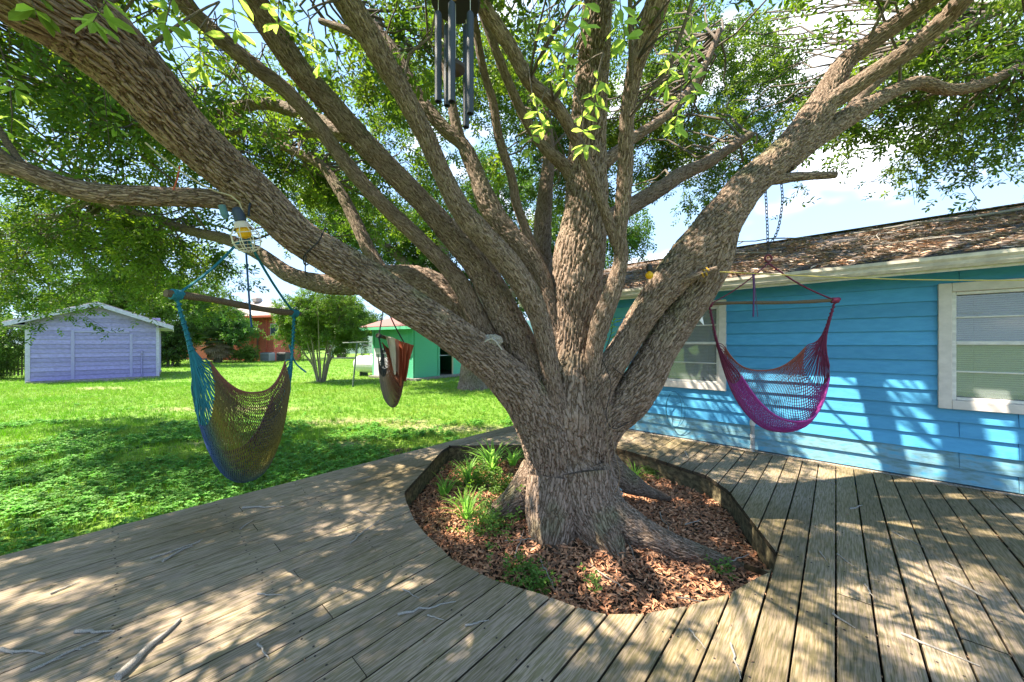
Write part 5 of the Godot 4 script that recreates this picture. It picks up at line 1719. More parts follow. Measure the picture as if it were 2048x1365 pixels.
# ---------- hammock chairs ----------
# net hung between the ends of a bar. prof: points (offset across, drop) of the middle line from the back edge over the seat to the front lip
func net_point(l: Vector3, r: Vector3, across: Vector3, prof: Array, s: float, t: float, pw: float) -> Vector3:
	var f := clampf(t, 0.0, 0.9999) * (prof.size() - 1)
	var k := int(f)
	var p0: Vector2 = prof[maxi(k - 1, 0)]
	var p1: Vector2 = prof[k]
	var p2: Vector2 = prof[k + 1]
	var p3: Vector2 = prof[mini(k + 2, prof.size() - 1)]
	var m := p1.cubic_interpolate(p2, p0, p3, f - k)
	var sh := 1.0 - pow(absf(2.0 * s - 1.0), pw)
	var sh2 := 1.0 - pow(absf(2.0 * s - 1.0), 2.0)
	return l.lerp(r, s) + Vector3.DOWN * m.y * sh + across * m.x * sh2


func hammock(called: String, label: String, l: Vector3, r: Vector3, apex: Vector3, across: Vector3, prof: Array, cols: Array, rope: Color, rows: int, over: float, bar_r: float, sag_pw := 2.5, cord := 0.0036) -> Node3D:
	var o := thing(called, label, "hammock chair", l.lerp(r, 0.5), "hammock chairs hung from the oak")
	var ax := (r - l).normalized()
	var mb := MB.new()
	var bp := PackedVector3Array()
	var br := PackedFloat32Array()
	for k in 12:
		var f := k / 11.0
		bp.append(l.lerp(r, f) + ax * (f * 2.0 - 1.0) * over + Vector3(0, 0.006 * sin(f * 7.0), 0.004 * sin(f * 11.0)))
		br.append(bar_r * (1.0 + 0.12 * sin(f * 17.0)))
	mb.tube(bp, br, 10)
	wpart(o, "spreader_bar", mb.mesh(), mottled(lin(0.21, 0.155, 0.095), 0.8, 101, 0.5, 0.06, 5.0))
	# net: zigzag cords, neighbours touching, so that the meshes are diamonds
	var col := func(t: float) -> Color:
		var f := clampf(t, 0.0, 0.999) * (cols.size() - 1)
		return cols[int(f)].lerp(cols[int(f) + 1], f - int(f))
	var s0 := 0.17
	var s1 := 0.83
	var steps := 84
	mb = MB.new()
	for q in rows + 1:
		var t := float(q) / rows
		var pts := PackedVector3Array()
		var rads := PackedFloat32Array()
		for k in steps + 1:
			var s := lerpf(s0, s1, float(k) / steps)
			var zig := (0.5 if (k + q) % 2 == 0 else -0.5) / rows
			pts.append(net_point(l, r, across, prof, s, clampf(t + zig * 0.96, 0.0, 1.0), sag_pw) + Vector3(R(-1, 1), R(-1, 1), R(-1, 1)) * 0.0012)
			rads.append(cord * R(0.85, 1.15))
		var c: Color = col.call(t)
		mb.tube(pts, rads, 3, c * R(0.85, 1.15), true, false)
	# rolled edges
	for t in [0.0, 1.0]:
		var pts := PackedVector3Array()
		var rads := PackedFloat32Array()
		for k in 41:
			pts.append(net_point(l, r, across, prof, lerpf(s0, s1, k / 40.0), t, sag_pw))
			rads.append(0.007)
		mb.tube(pts, rads, 6, col.call(t), true, false)
	wpart(o, "net", mb.mesh(), M.net)
	# cords that gather the net at each end of the bar
	for e in 2:
		mb = MB.new()
		var n := 26
		for q in n:
			var t := (q + 0.5) / n
			var pts := PackedVector3Array()
			var rads := PackedFloat32Array()
			for k in 12:
				var f := k / 11.0
				var s := lerpf(0.0, s0, f) if e == 0 else lerpf(1.0, s1, f)
				var g := 0.12 + 0.88 * smoothstep(0.25, 1.0, f)   # gathered into one rope near the bar
				var tt := lerpf(0.42, t, g)
				pts.append(net_point(l, r, across, prof, s, tt, sag_pw) + Vector3(R(-1, 1), 0, R(-1, 1)) * 0.004)
				rads.append(0.0042)
			mb.tube(pts, rads, 4, rope * R(0.75, 1.25), true, false)
		var spin := PackedVector3Array()
		var sr := PackedFloat32Array()
		for k in 90:   # serving twine wound round the gathered cords
			var f := k / 89.0
			var s := lerpf(0.004, 0.07, f) if e == 0 else lerpf(0.996, 0.93, f)
			spin.append(net_point(l, r, across, prof, s, 0.42, sag_pw) + Vector3(cos(f * 60.0), 0, sin(f * 60.0)) * 0.012)
			sr.append(0.0032)
		mb.tube(spin, sr, 4, rope, true, false)
		wpart(o, "gather_cords", mb.mesh(), M.net)
		# wrap on the bar
		mb = MB.new()
		var wp := PackedVector3Array()
		var wr := PackedFloat32Array()
		var at := l if e == 0 else r
		var u := ax.cross(Vector3.UP).normalized()
		for k in 73:
			var a := TAU * k / 12.0
			wp.append(at + (u * cos(a) + ax.cross(u) * sin(a)) * (bar_r + 0.004) + ax * (k / 72.0 - 0.5) * 0.05)
			wr.append(0.006)
		mb.tube(wp, wr, 5, rope * 1.15, true, false)
		wpart(o, "rope_wrap", mb.mesh(), M.net)
		mb = MB.new()
		for z in 2:
			var rp := PackedVector3Array()
			var rr := PackedFloat32Array()
			for k in 9:
				var f := k / 8.0
				rp.append(at.lerp(apex, f) + Vector3(0, -0.03 * sin(PI * f), 0) + (u * 0.006 * (z * 2 - 1)))
				rr.append(0.0048)
			mb.tube(rp, rr, 5, rope, true, false)
		wpart(o, "suspension_rope", mb.mesh(), M.net)
	return o


func loose(o: Node3D, called: String, pts: Array, r: float, c: Color, sides := 5) -> void:
	var rs := resample(pts, [r, r, r, r, r, r, r, r, r, r].slice(0, pts.size()), 0.03)
	var mb := MB.new()
	mb.tube(rs[0], rs[1], sides, c, true)
	wpart(o, called, mb.mesh(), M.net)


func chairs() -> void:
	# teal and olive chair on the left, seen along its bar
	var teal := Color(0.015, 0.14, 0.185)
	var l := P(352, 590, 2.02)
	var r := P(588, 627, 2.78)
	var ap := P(490, 470, 2.36)
	var a := hammock("hammock_chair", "teal, olive and purple net hammock chair at left over the lawn edge", l, r, ap, Vector3(0.97, 0, 0.24), [Vector2(0.10, 0.58), Vector2(0.17, 0.80), Vector2(0.15, 1.0), Vector2(0.07, 1.16), Vector2(-0.04, 1.14), Vector2(-0.10, 0.98)], [Color(0.20, 0.08, 0.055), Color(0.14, 0.11, 0.05), Color(0.15, 0.125, 0.035), Color(0.19, 0.16, 0.025), Color(0.05, 0.09, 0.07), Color(0.015, 0.05, 0.14), Color(0.02, 0.03, 0.12), Color(0.10, 0.02, 0.12)], teal, 62, 0.05, 0.021, 2.5, 0.0042)
	loose(a, "tail_cord", [ap, P(494, 540, 2.36), P(500, 625, 2.36), P(503, 655, 2.36)], 0.006, Color(0.02, 0.07, 0.14))
	loose(a, "hanging_rope", [ap, P(486, 445, 2.33), P(492, 415, 2.28)], 0.011, Color(0.03, 0.12, 0.14))
	loose(a, "loose_end", [P(578, 690, 2.76), P(590, 725, 2.7), P(612, 745, 2.66)], 0.006, teal)
	# magenta chair before the blue wall
	l = P(1419, 609, 3.27)
	r = P(1671, 601, 2.97)
	ap = P(1537, 527, 3.1)
	var plum := Color(0.16, 0.03, 0.07)
	var c := hammock("hammock_chair", "magenta and maroon net hammock chair hanging before the blue house wall", l, r, ap, Vector3(0.11, 0, 0.99), [Vector2(-0.10, 0.60), Vector2(-0.14, 0.78), Vector2(-0.10, 0.98), Vector2(0.06, 1.10), Vector2(0.20, 1.06), Vector2(0.26, 0.98)], [Color(0.24, 0.08, 0.06), Color(0.23, 0.07, 0.065), Color(0.22, 0.06, 0.09), Color(0.27, 0.05, 0.19), Color(0.31, 0.04, 0.24), Color(0.33, 0.05, 0.26)], plum, 54, 0.03, 0.015, 2.5, 0.0042)
	loose(c, "tail_cord", [P(1506, 545, 3.1), P(1508, 580, 3.1), P(1507, 634, 3.1)], 0.007, Color(0.10, 0.04, 0.14))
	loose(c, "tail_cord", [P(1509, 548, 3.1), P(1512, 590, 3.1), P(1516, 634, 3.1)], 0.0025, Color(0.12, 0.06, 0.14))
	var ring := MB.new()
	var rp := PackedVector3Array()
	var rr := PackedFloat32Array()
	for k in 25:
		rp.append(P(1537, 517, 3.1) + Vector3(cos(TAU * k / 24.0), sin(TAU * k / 24.0), 0) * 0.028)
		rr.append(0.009)
	ring.tube(rp, rr, 8, Color(0.13, 0.035, 0.045), true, false)
	wpart(c, "rope_ring", ring.mesh(), M.net)
	# rust chair hung farther off, folded over itself
	l = P(757, 672, 4.7)
	r = P(811, 691, 5.3)
	ap = P(768, 605, 5.0)
	var d := hammock("hammock_chair", "rust and brown hammock chair hanging folded in the middle distance", l, r, ap, Vector3(0.95, 0, 0.3), [Vector2(-0.04, 0.12), Vector2(0.10, 0.45), Vector2(0.08, 0.8), Vector2(0.0, 0.93), Vector2(-0.12, 0.8), Vector2(-0.16, 0.4)], [Color(0.42, 0.13, 0.07), Color(0.45, 0.15, 0.08), Color(0.36, 0.22, 0.13), Color(0.28, 0.22, 0.16), Color(0.24, 0.20, 0.16), Color(0.30, 0.24, 0.18)], Color(0.05, 0.055, 0.06), 34, 0.02, 0.024, 2.0, 0.005)
	# cloth folds thrown over its bar
	var mb := MB.new()
	var nu := 30
	var nv := 24
	for j in nv + 1:
		for k in nu + 1:
			var s := lerpf(0.12, 0.98, float(k) / nu)
			var t := float(j) / nv
			var fold := 0.05 * sin(s * 34.0 + t * 2.0) + 0.02 * sin(s * 71.0)
			var at := l.lerp(r, 0.5 + (s - 0.5) * (1.0 - 0.5 * t)) + Vector3(0.10 + fold * (1.0 - 0.5 * t), 0.02 - t * (0.62 - 0.35 * absf(s - 0.62) + 0.06 * sin(s * 15.0)) , 0.04 + fold * 0.6)
			if j == 0:
				at = l.lerp(r, s) + Vector3(0.0, 0.03, 0)
			mb.v.append(at)
			var pale := smoothstep(0.42, 0.28, s)
			mb.c.append(Color(0.50, 0.13, 0.06).lerp(Color(0.58, 0.50, 0.40), pale) * (0.9 + 0.2 * sin(s * 90.0)))
	for j in nv:
		for k in nu:
			var q := j * (nu + 1) + k
			mb.i.append_array(PackedInt32Array([q, q + 1, q + nu + 1, q + 1, q + nu + 2, q + nu + 1]))
	wpart(d, "folded_cloth", mb.mesh(), M.net)
	loose(d, "hanging_rope", [ap, P(775, 570, 4.7), P(785, 545, 4.0)], 0.012, Color(0.05, 0.055, 0.06))


# ---------- things that hang in the oak ----------
func hanging_things() -> void:
	wind_chime()
	# chain over the right limb: two falls of links
	var ch := thing("chain", "black steel link chain looped over the limb above the magenta chair", "chain", P(1537, 500, 3.1))
	var lk := MB.new()
	var lp := PackedVector3Array()
	var lr := PackedFloat32Array()
	for k in 17:
		var a := TAU * k / 16.0
		lp.append(Vector3(cos(a) * 0.0105, sin(a) * 0.0105 + (0.0085 if sin(a) > 0 else -0.0085), 0))
		lr.append(0.0032)
	lk.tube(lp, lr, 6, Color.WHITE, false, false)
	var link := lk.mesh()
	for run in [[P(1537, 508, 3.1), P(1535, 455, 3.1), P(1532, 390, 3.1), P(1530, 366, 3.1)], [P(1538, 492, 3.1), P(1556, 460, 3.12), P(1565, 400, 3.14), P(1560, 350, 3.14), P(1552, 335, 3.13)]]:
		var rs := resample(run, [0.01, 0.01, 0.01, 0.01, 0.01].slice(0, run.size()), 0.002)
		var acc := 0.0
		var n := 0
		for k in range(1, rs[0].size()):
			acc += rs[0][k].distance_to(rs[0][k - 1])
			if acc >= 0.029:
				acc = 0.0
				n += 1
				var dir: Vector3 = (rs[0][k] - rs[0][k - 1]).normalized()
				var xx := dir.cross(Vector3(0, 0, 1)).normalized()
				var b := Basis(xx, dir, xx.cross(dir)) * Basis(Vector3.UP, PI / 2 if n % 2 else 0.2)
				var p := part(ch, "link", link, M.steel)
				p.global_transform = Transform3D(b, rs[0][k])
	# yellow line from the limb stub to the right
	var yl := thing("yellow_line", "yellow nylon clothesline stretched from a limb stub along the blue house", "rope", P(1405, 547, 2.9))
	loose(yl, "line", [P(1440, 544, 2.88), P(1560, 550, 2.72), P(1700, 556, 2.56), P(1850, 560, 2.42), P(2050, 561, 2.28), P(2300, 558, 2.1)], 0.0042, Color(0.42, 0.36, 0.10))
	var wp := []
	var st := (P(1434, 537, 2.86) - P(1400, 549, 2.9)).normalized()
	for k in 10:
		var u := st.cross(Vector3.UP).normalized()
		var a := TAU * k / 4.5
		wp.append(P(1403, 548, 2.9) + (u * cos(a) + st.cross(u) * sin(a)) * 0.032 + st * 0.006 * k)
	loose(yl, "knot_wrap", wp, 0.0062, Color(0.45, 0.27, 0.03), 6)
	# yellow lamps
	work_light()
	var bl := thing("bulb_socket", "yellow glass bulb in a black socket hanging beside the right limb", "light bulb", P(1299, 545, 2.9))
	var sk := MB.new()
	sk.lathe(PackedVector2Array([Vector2(0.0, 0.065), Vector2(0.014, 0.064), Vector2(0.024, 0.05), Vector2(0.024, 0.018), Vector2(0.019, 0.006), Vector2(0.0, 0.005)]), 16)
	part(bl, "socket", sk.mesh(), M.black)
	part(bl, "bulb", bulb_mesh(), bulb_mat())
	loose(bl, "wire", [P(1299, 533, 2.9), P(1270, 500, 2.92), P(1245, 470, 2.94)], 0.004, Color(0.02, 0.02, 0.02))
	loose(bl, "wire", [P(1302, 532, 2.9), P(1330, 528, 2.95), P(1352, 522, 3.0)], 0.004, Color(0.02, 0.02, 0.02))
	# dark lamp cord wound round the big left limb
	var sw := thing("lamp_cord", "dark electric cord tied round the big left limb", "cord", P(625, 490, 2.45))
	ring_round(sw, "loop", P(632, 494, 2.465), (P(700, 536, 2.56) - P(600, 474, 2.42)).normalized(), 0.142, 0.005, Color(0.03, 0.03, 0.03), 0.4)
	loose(sw, "hanging_end", [P(612, 512, 2.3), P(610, 540, 2.34), P(612, 552, 2.36)], 0.004, Color(0.03, 0.03, 0.03))
	# teal light string round the trunk
	var ls := thing("string_lights", "dark teal light string wound round the oak trunk near the ground", "string lights", P(1147, 980, 2.9))
	for z in [[P(1147, 972, 3.27), 0.40, 0.1], [P(1147, 984, 3.27), 0.41, -0.10], [P(1148, 1018, 3.27), 0.46, 0.04]]:
		ring_round(ls, "cord", z[0], Vector3(0.05, 1, z[2]).normalized(), z[1], 0.0042, Color(0.03, 0.10, 0.10), 0.2)
	var bulb := MB.new()
	bulb.lathe(PackedVector2Array([Vector2(0.0, 0.028), Vector2(0.004, 0.022), Vector2(0.005, 0.01), Vector2(0.0055, 0.0)]), 8)
	var bm := mat(lin(0.30, 0.42, 0.42), 0.3)
	for k in 26:
		var a := R(0.2, PI - 0.2)
		var p := part(ls, "mini_bulb", bulb.mesh(), bm)
		p.global_transform = Transform3D(Basis.from_euler(Vector3(R(-1.5, 1.5), R(0, 6), R(-1.5, 1.5))), P(1147, 976.0 + R(-2, 16), 3.24) + Vector3(cos(a) * 0.42, 0.04 * sin(a * 3.0), sin(a) * 0.42))
	var cn := thing("vine_cord", "thin dark cord hanging down the right fork of the trunk", "cord", P(1240, 760, 2.95))
	loose(cn, "cord", [P(1205, 720, 2.9), P(1222, 770, 2.88), P(1212, 830, 2.86), P(1228, 858, 2.9), P(1262, 842, 2.98)], 0.004, Color(0.04, 0.035, 0.03))
	loose(cn, "cord", [P(1225, 735, 2.92), P(1250, 752, 2.95), P(1262, 742, 2.98)], 0.004, Color(0.04, 0.035, 0.03))
	# dry fibres caught in the fork
	loose(cn, "dry_fibre", [P(1216, 800, 2.88), P(1222, 850, 2.84), P(1230, 905, 2.82), P(1240, 950, 2.85), P(1232, 985, 2.86)], 0.003, Color(0.22, 0.16, 0.10))
	loose(cn, "dry_fibre", [P(1222, 810, 2.88), P(1214, 870, 2.84), P(1220, 930, 2.82)], 0.003, Color(0.22, 0.16, 0.10))
	# pale rag tied in the crotch
	var rag := thing("tied_rag", "crumpled pale grey canvas rag tied round a limb in the crotch", "rag", P(985, 685, 2.85))
	var rb := MB.new()
	var cen := P(984, 682, 2.86)
	for j in 15:
		for k in 33:
			var th := PI * j / 14.0
			var ph := TAU * k / 32.0
			var dd := Vector3(sin(th) * cos(ph) * 1.25, cos(th) * 0.8, sin(th) * sin(ph))
			var w := 1.0 + 0.28 * noise.get_noise_3d(dd.x * 2.0, dd.y * 4.5, dd.z * 2.0) + 0.16 * sin(ph * 7.0 + th * 3.0) * sin(th)
			rb.v.append(cen + dd * 0.062 * w)
	for j in 14:
		for k in 32:
			var q := j * 33 + k
			rb.i.append_array(PackedInt32Array([q, q + 1, q + 33, q + 1, q + 34, q + 33]))
	wpart(rag, "cloth", rb.mesh(), mottled(lin(0.46, 0.42, 0.36), 0.9, 103, 0.6, 0.04, 5.0))
	loose(rag, "tie", [P(962, 690, 2.80), P(984, 678, 2.78), P(1004, 700, 2.80)], 0.007, Color(0.40, 0.37, 0.32))
	# red ribbon and rope at the left limbs
	var rib := thing("red_ribbon", "faded red ribbon strung between the two left limbs", "ribbon", P(350, 365, 2.02))
	loose(rib, "ribbon", [P(359, 332, 1.98), P(354, 358, 2.0), P(346, 380, 2.02)], 0.004, Color(0.45, 0.10, 0.06))
	var rp := thing("old_rope", "thin pale rope strung along the underside of the big left limb", "rope", P(400, 360, 2.0))
	loose(rp, "rope", [P(290, 285, 1.80), P(350, 335, 1.88), P(420, 378, 1.98), P(462, 392, 2.06), P(478, 405, 2.08), P(486, 425, 2.1)], 0.0045, Color(0.40, 0.36, 0.24))
	var pn := thing("white_pennant", "small white cloth pennant hanging before the left window of the blue house", "pennant", P(1408, 650, 4.2))
	var pm := MB.new()
	var tipz := P(1409, 652, 4.2)
	pm.tri(P(1397, 638, 4.2), P(1405, 634, 4.22), tipz)
	pm.tri(P(1397, 638, 4.2), tipz, P(1399, 642, 4.26))
	wpart(pn, "cloth", pm.mesh(), mat(lin(0.8, 0.8, 0.8), 0.8))
	loose(pn, "string", [P(1385, 634, 4.2), P(1400, 636, 4.2), P(1408, 634, 4.21)], 0.002, Color(0.5, 0.5, 0.5))
	# coil of cable and the pipe on the house wall
	var co := thing("cable_coil", "coil of blue cable hanging on the house wall under the left window", "cable", P(1340, 800, 5.3))
	var w0 := bdir * (WALL - 0.06)
	var sx := -1.78
	for k in 2:
		var pts := []
		for j in 10:
			var a := TAU * j / 9.0 + 0.3
			pts.append(w0 - wdir * (sx + cos(a) * (0.11 + 0.03 * k) + 0.02 * k) + Vector3(0, 0.42 + sin(a) * (0.27 - 0.02 * k), 0) - bdir * 0.008 * k)
		loose(co, "loop", pts, 0.004, Color(0.03, 0.15, 0.24))
	var pp := thing("wall_pipe", "short pale pipe with cap standing against the house wall by the deck", "pipe", bdir * (WALL - 0.09) - wdir * -0.80)
	var pb := MB.new()
	var px := bdir * (WALL - 0.085) + wdir * 0.80
	pb.tube(PackedVector3Array([px, px + Vector3(0, 0.36, 0)]), PackedFloat32Array([0.024, 0.024]), 12)
	wpart(pp, "pipe", pb.mesh(), mottled(lin(0.50, 0.50, 0.48), 0.6, 104, 0.5, 0.06, 6.0))
	pb = MB.new()
	pb.lathe(PackedVector2Array([Vector2(0.0, 0.42), Vector2(0.022, 0.415), Vector2(0.032, 0.395), Vector2(0.032, 0.34), Vector2(0.024, 0.335)]), 14, px)
	wpart(pp, "cap", pb.mesh(), mat(lin(0.52, 0.52, 0.50), 0.6))
	for y in [0.06, 0.2]:
		pb = MB.new()
		pb.lathe(PackedVector2Array([Vector2(0.024, y - 0.02), Vector2(0.029, y - 0.018), Vector2(0.029, y + 0.018), Vector2(0.024, y + 0.02)]), 14, px)
		wpart(pp, "collar", pb.mesh(), mat(lin(0.45, 0.45, 0.44), 0.6))


func ring_round(o: Node3D, called: String, c: Vector3, axis: Vector3, r: float, thick: float, colr: Color, wob: float) -> void:
	var u := axis.cross(Vector3(0.3, 0.2, 0.9)).normalized()
	var w := axis.cross(u)
	var pts := PackedVector3Array()
	var rads := PackedFloat32Array()
	for k in 61:
		var a := TAU * k / 60.0
		pts.append(c + (u * cos(a) + w * sin(a)) * r * (1.0 + 0.02 * sin(a * 9.0)) + axis * 0.03 * wob * sin(a * 3.0))
		rads.append(thick)
	var mb := MB.new()
	mb.tube(pts, rads, 5, colr, true, false)
	wpart(o, called, mb.mesh(), M.net)


func bulb_mesh() -> ArrayMesh:
	var mb := MB.new()
	var prof := PackedVector2Array([Vector2(0.014, 0.02)])
	for k in 12:
		var a := 0.5 + (PI - 0.5) * k / 11.0
		prof.append(Vector2(sin(a) * 0.031, cos(a) * 0.031 - 0.025))
	mb.lathe(prof, 18)
	return mb.mesh()


func bulb_mat() -> StandardMaterial3D:
	var m := mat(lin(0.85, 0.50, 0.02), 0.2)
	m.backlight_enabled = true
	m.backlight = Color(0.8, 0.65, 0.2)
	return m


func work_light() -> void:
	var at := P(489, 468, 2.12)
	var o := thing("cage_lamp", "caged work lamp with a yellow bulb hanging under the left limb", "lamp", at)
	o.rotation = Vector3(0.15, 0.3, 0.22)
	var mb := MB.new()
	mb.lathe(PackedVector2Array([Vector2(0.0, 0.15), Vector2(0.02, 0.148), Vector2(0.030, 0.13), Vector2(0.030, 0.075), Vector2(0.024, 0.07), Vector2(0.0, 0.07)]), 16)
	part(o, "socket", mb.mesh(), mat(lin(0.03, 0.045, 0.075), 0.5))
	mb = MB.new()
	mb.lathe(PackedVector2Array([Vector2(0.018, 0.075), Vector2(0.034, 0.065), Vector2(0.046, 0.035), Vector2(0.046, 0.03)]), 18)
	part(o, "collar", mb.mesh(), mat(lin(0.55, 0.47, 0.38), 0.5))
	mb = MB.new()
	mb.lathe(PackedVector2Array([Vector2(0.03, 0.045), Vector2(0.036, 0.02), Vector2(0.036, -0.0), Vector2(0.028, -0.02), Vector2(0.0, -0.03)]), 18)
	part(o, "bulb", mb.mesh(), bulb_mat())
	mb = MB.new()
	for k in 8:
		var a := TAU * k / 8.0
		var d := Vector3(cos(a), 0, sin(a))
		mb.tube(PackedVector3Array([d * 0.045 + Vector3(0, 0.035, 0), d * 0.072 + Vector3(0, 0.0, 0), d * 0.074 + Vector3(0, -0.05, 0), d * 0.055 + Vector3(0, -0.09, 0), d * 0.015 + Vector3(0, -0.105, 0)]), PackedFloat32Array([0.0026, 0.0026, 0.0026, 0.0026, 0.0026]), 5)
	for z in [[0.072, 0.0], [0.074, -0.05], [0.056, -0.088]]:
		var pts := PackedVector3Array()
		var rads := PackedFloat32Array()
		for k in 25:
			pts.append(Vector3(cos(TAU * k / 24.0) * z[0], z[1], sin(TAU * k / 24.0) * z[0]))
			rads.append(0.0026)
		mb.tube(pts, rads, 5, Color.WHITE, false, false)
	part(o, "wire_cage", mb.mesh(), mat(lin(0.62, 0.57, 0.44), 0.5))
	mb = MB.new()
	mb.lathe(PackedVector2Array([Vector2(0.0, 0.16), Vector2(0.018, 0.155), Vector2(0.02, 0.10), Vector2(0.012, 0.08), Vector2(0.0, 0.08)]), 12, Vector3(-0.062, 0.01, 0.02))
	part(o, "plug", mb.mesh(), mat(lin(0.07, 0.16, 0.17), 0.6))
	loose(o, "cord", [P(497, 432, 2.12), P(498, 415, 2.16), P(502, 398, 2.2)], 0.006, Color(0.03, 0.04, 0.06))


func wind_chime() -> void:
	var cx := P(911, 5, 1.32)
	var c := Vector3(cx.x, 2.655, -1.32)
	var o := thing("wind_chime", "large wind chime with dark blue metal tubes hanging near the top", "wind chime", c)
	var mb := MB.new()
	mb.lathe(PackedVector2Array([Vector2(0.0, 0.016), Vector2(0.084, 0.016), Vector2(0.089, 0.012), Vector2(0.089, -0.002), Vector2(0.084, -0.006), Vector2(0.0, -0.006)]), 40)
	part(o, "top_disc", mb.mesh(), M.black)
	mb = MB.new()
	mb.lathe(PackedVector2Array([Vector2(0.0, -0.03), Vector2(0.012, -0.028), Vector2(0.019, -0.018), Vector2(0.019, -0.010), Vector2(0.010, -0.0065), Vector2(0.0, -0.0065)]), 18, Vector3(0.0, 0.0, 0.045))
	part(o, "wood_knob", mb.mesh(), mat(lin(0.30, 0.20, 0.10), 0.5))
	var tm := mottled(lin(0.050, 0.066, 0.092), 0.55, 105, 0.6, 0.09, 14.0, 0.05)
	var specs := [[876.5, 1.30, 24.0, 204.0], [903.5, 1.245, 4.0, 204.0], [940.5, 1.27, 24.0, 228.0], [932.0, 1.385, 50.0, 255.0], [894.0, 1.39, 50.0, 212.0]]
	for s in specs:
		var x: float = (s[0] - 1024.0) / F * s[1]
		var y1: float = EYE - (s[2] - 687.0) / F * s[1]
		var y0: float = EYE - (s[3] - 687.0) / F * s[1]
		var tb := MB.new()
		tb.lathe(PackedVector2Array([Vector2(0.010, y0 + 0.03), Vector2(0.010, y0), Vector2(0.0122, y0), Vector2(0.0126, y0 + 0.002), Vector2(0.0126, y1 - 0.008), Vector2(0.009, y1 - 0.002), Vector2(0.0, y1)]), 18, Vector3(x, 0, -s[1]))
		var tu := wpart(o, "tube", tb.mesh(), tm)
		var cb := MB.new()
		cb.tube(PackedVector3Array([Vector3(x, y1, -s[1]), Vector3(x, c.y, -s[1])]), PackedFloat32Array([0.0012, 0.0012]), 5)
		wpart(tu, "cord", cb.mesh(), mat(lin(0.5, 0.5, 0.48), 0.8))
	mb = MB.new()
	var yk: float = EYE + (687.0 - 136.0) / F * 1.32 - c.y
	mb.lathe(PackedVector2Array([Vector2(0.0, yk + 0.022), Vector2(0.02, yk + 0.02), Vector2(0.034, yk + 0.006), Vector2(0.034, yk - 0.008), Vector2(0.018, yk - 0.021), Vector2(0.0, yk - 0.022)]), 22)
	part(o, "clapper", mb.mesh(), mat(lin(0.06, 0.045, 0.035), 0.6))
	mb = MB.new()
	mb.tube(PackedVector3Array([Vector3(0, yk, 0), Vector3(0, 0, 0)]), PackedFloat32Array([0.0012, 0.0012]), 5)
	part(o, "clapper_cord", mb.mesh(), mat(lin(0.4, 0.4, 0.38), 0.8))
	mb = MB.new()
	for k in 3:
		var a := TAU * k / 3.0
		mb.tube(PackedVector3Array([Vector3(cos(a) * 0.07, 0.016, sin(a) * 0.07), Vector3(0, 0.32, 0)]), PackedFloat32Array([0.0014, 0.0014]), 5)
	mb.tube(PackedVector3Array([Vector3(0, 0.32, 0), Vector3(0.02, 0.95, -0.5)]), PackedFloat32Array([0.002, 0.002]), 5)
	part(o, "hanger", mb.mesh(), M.steel)


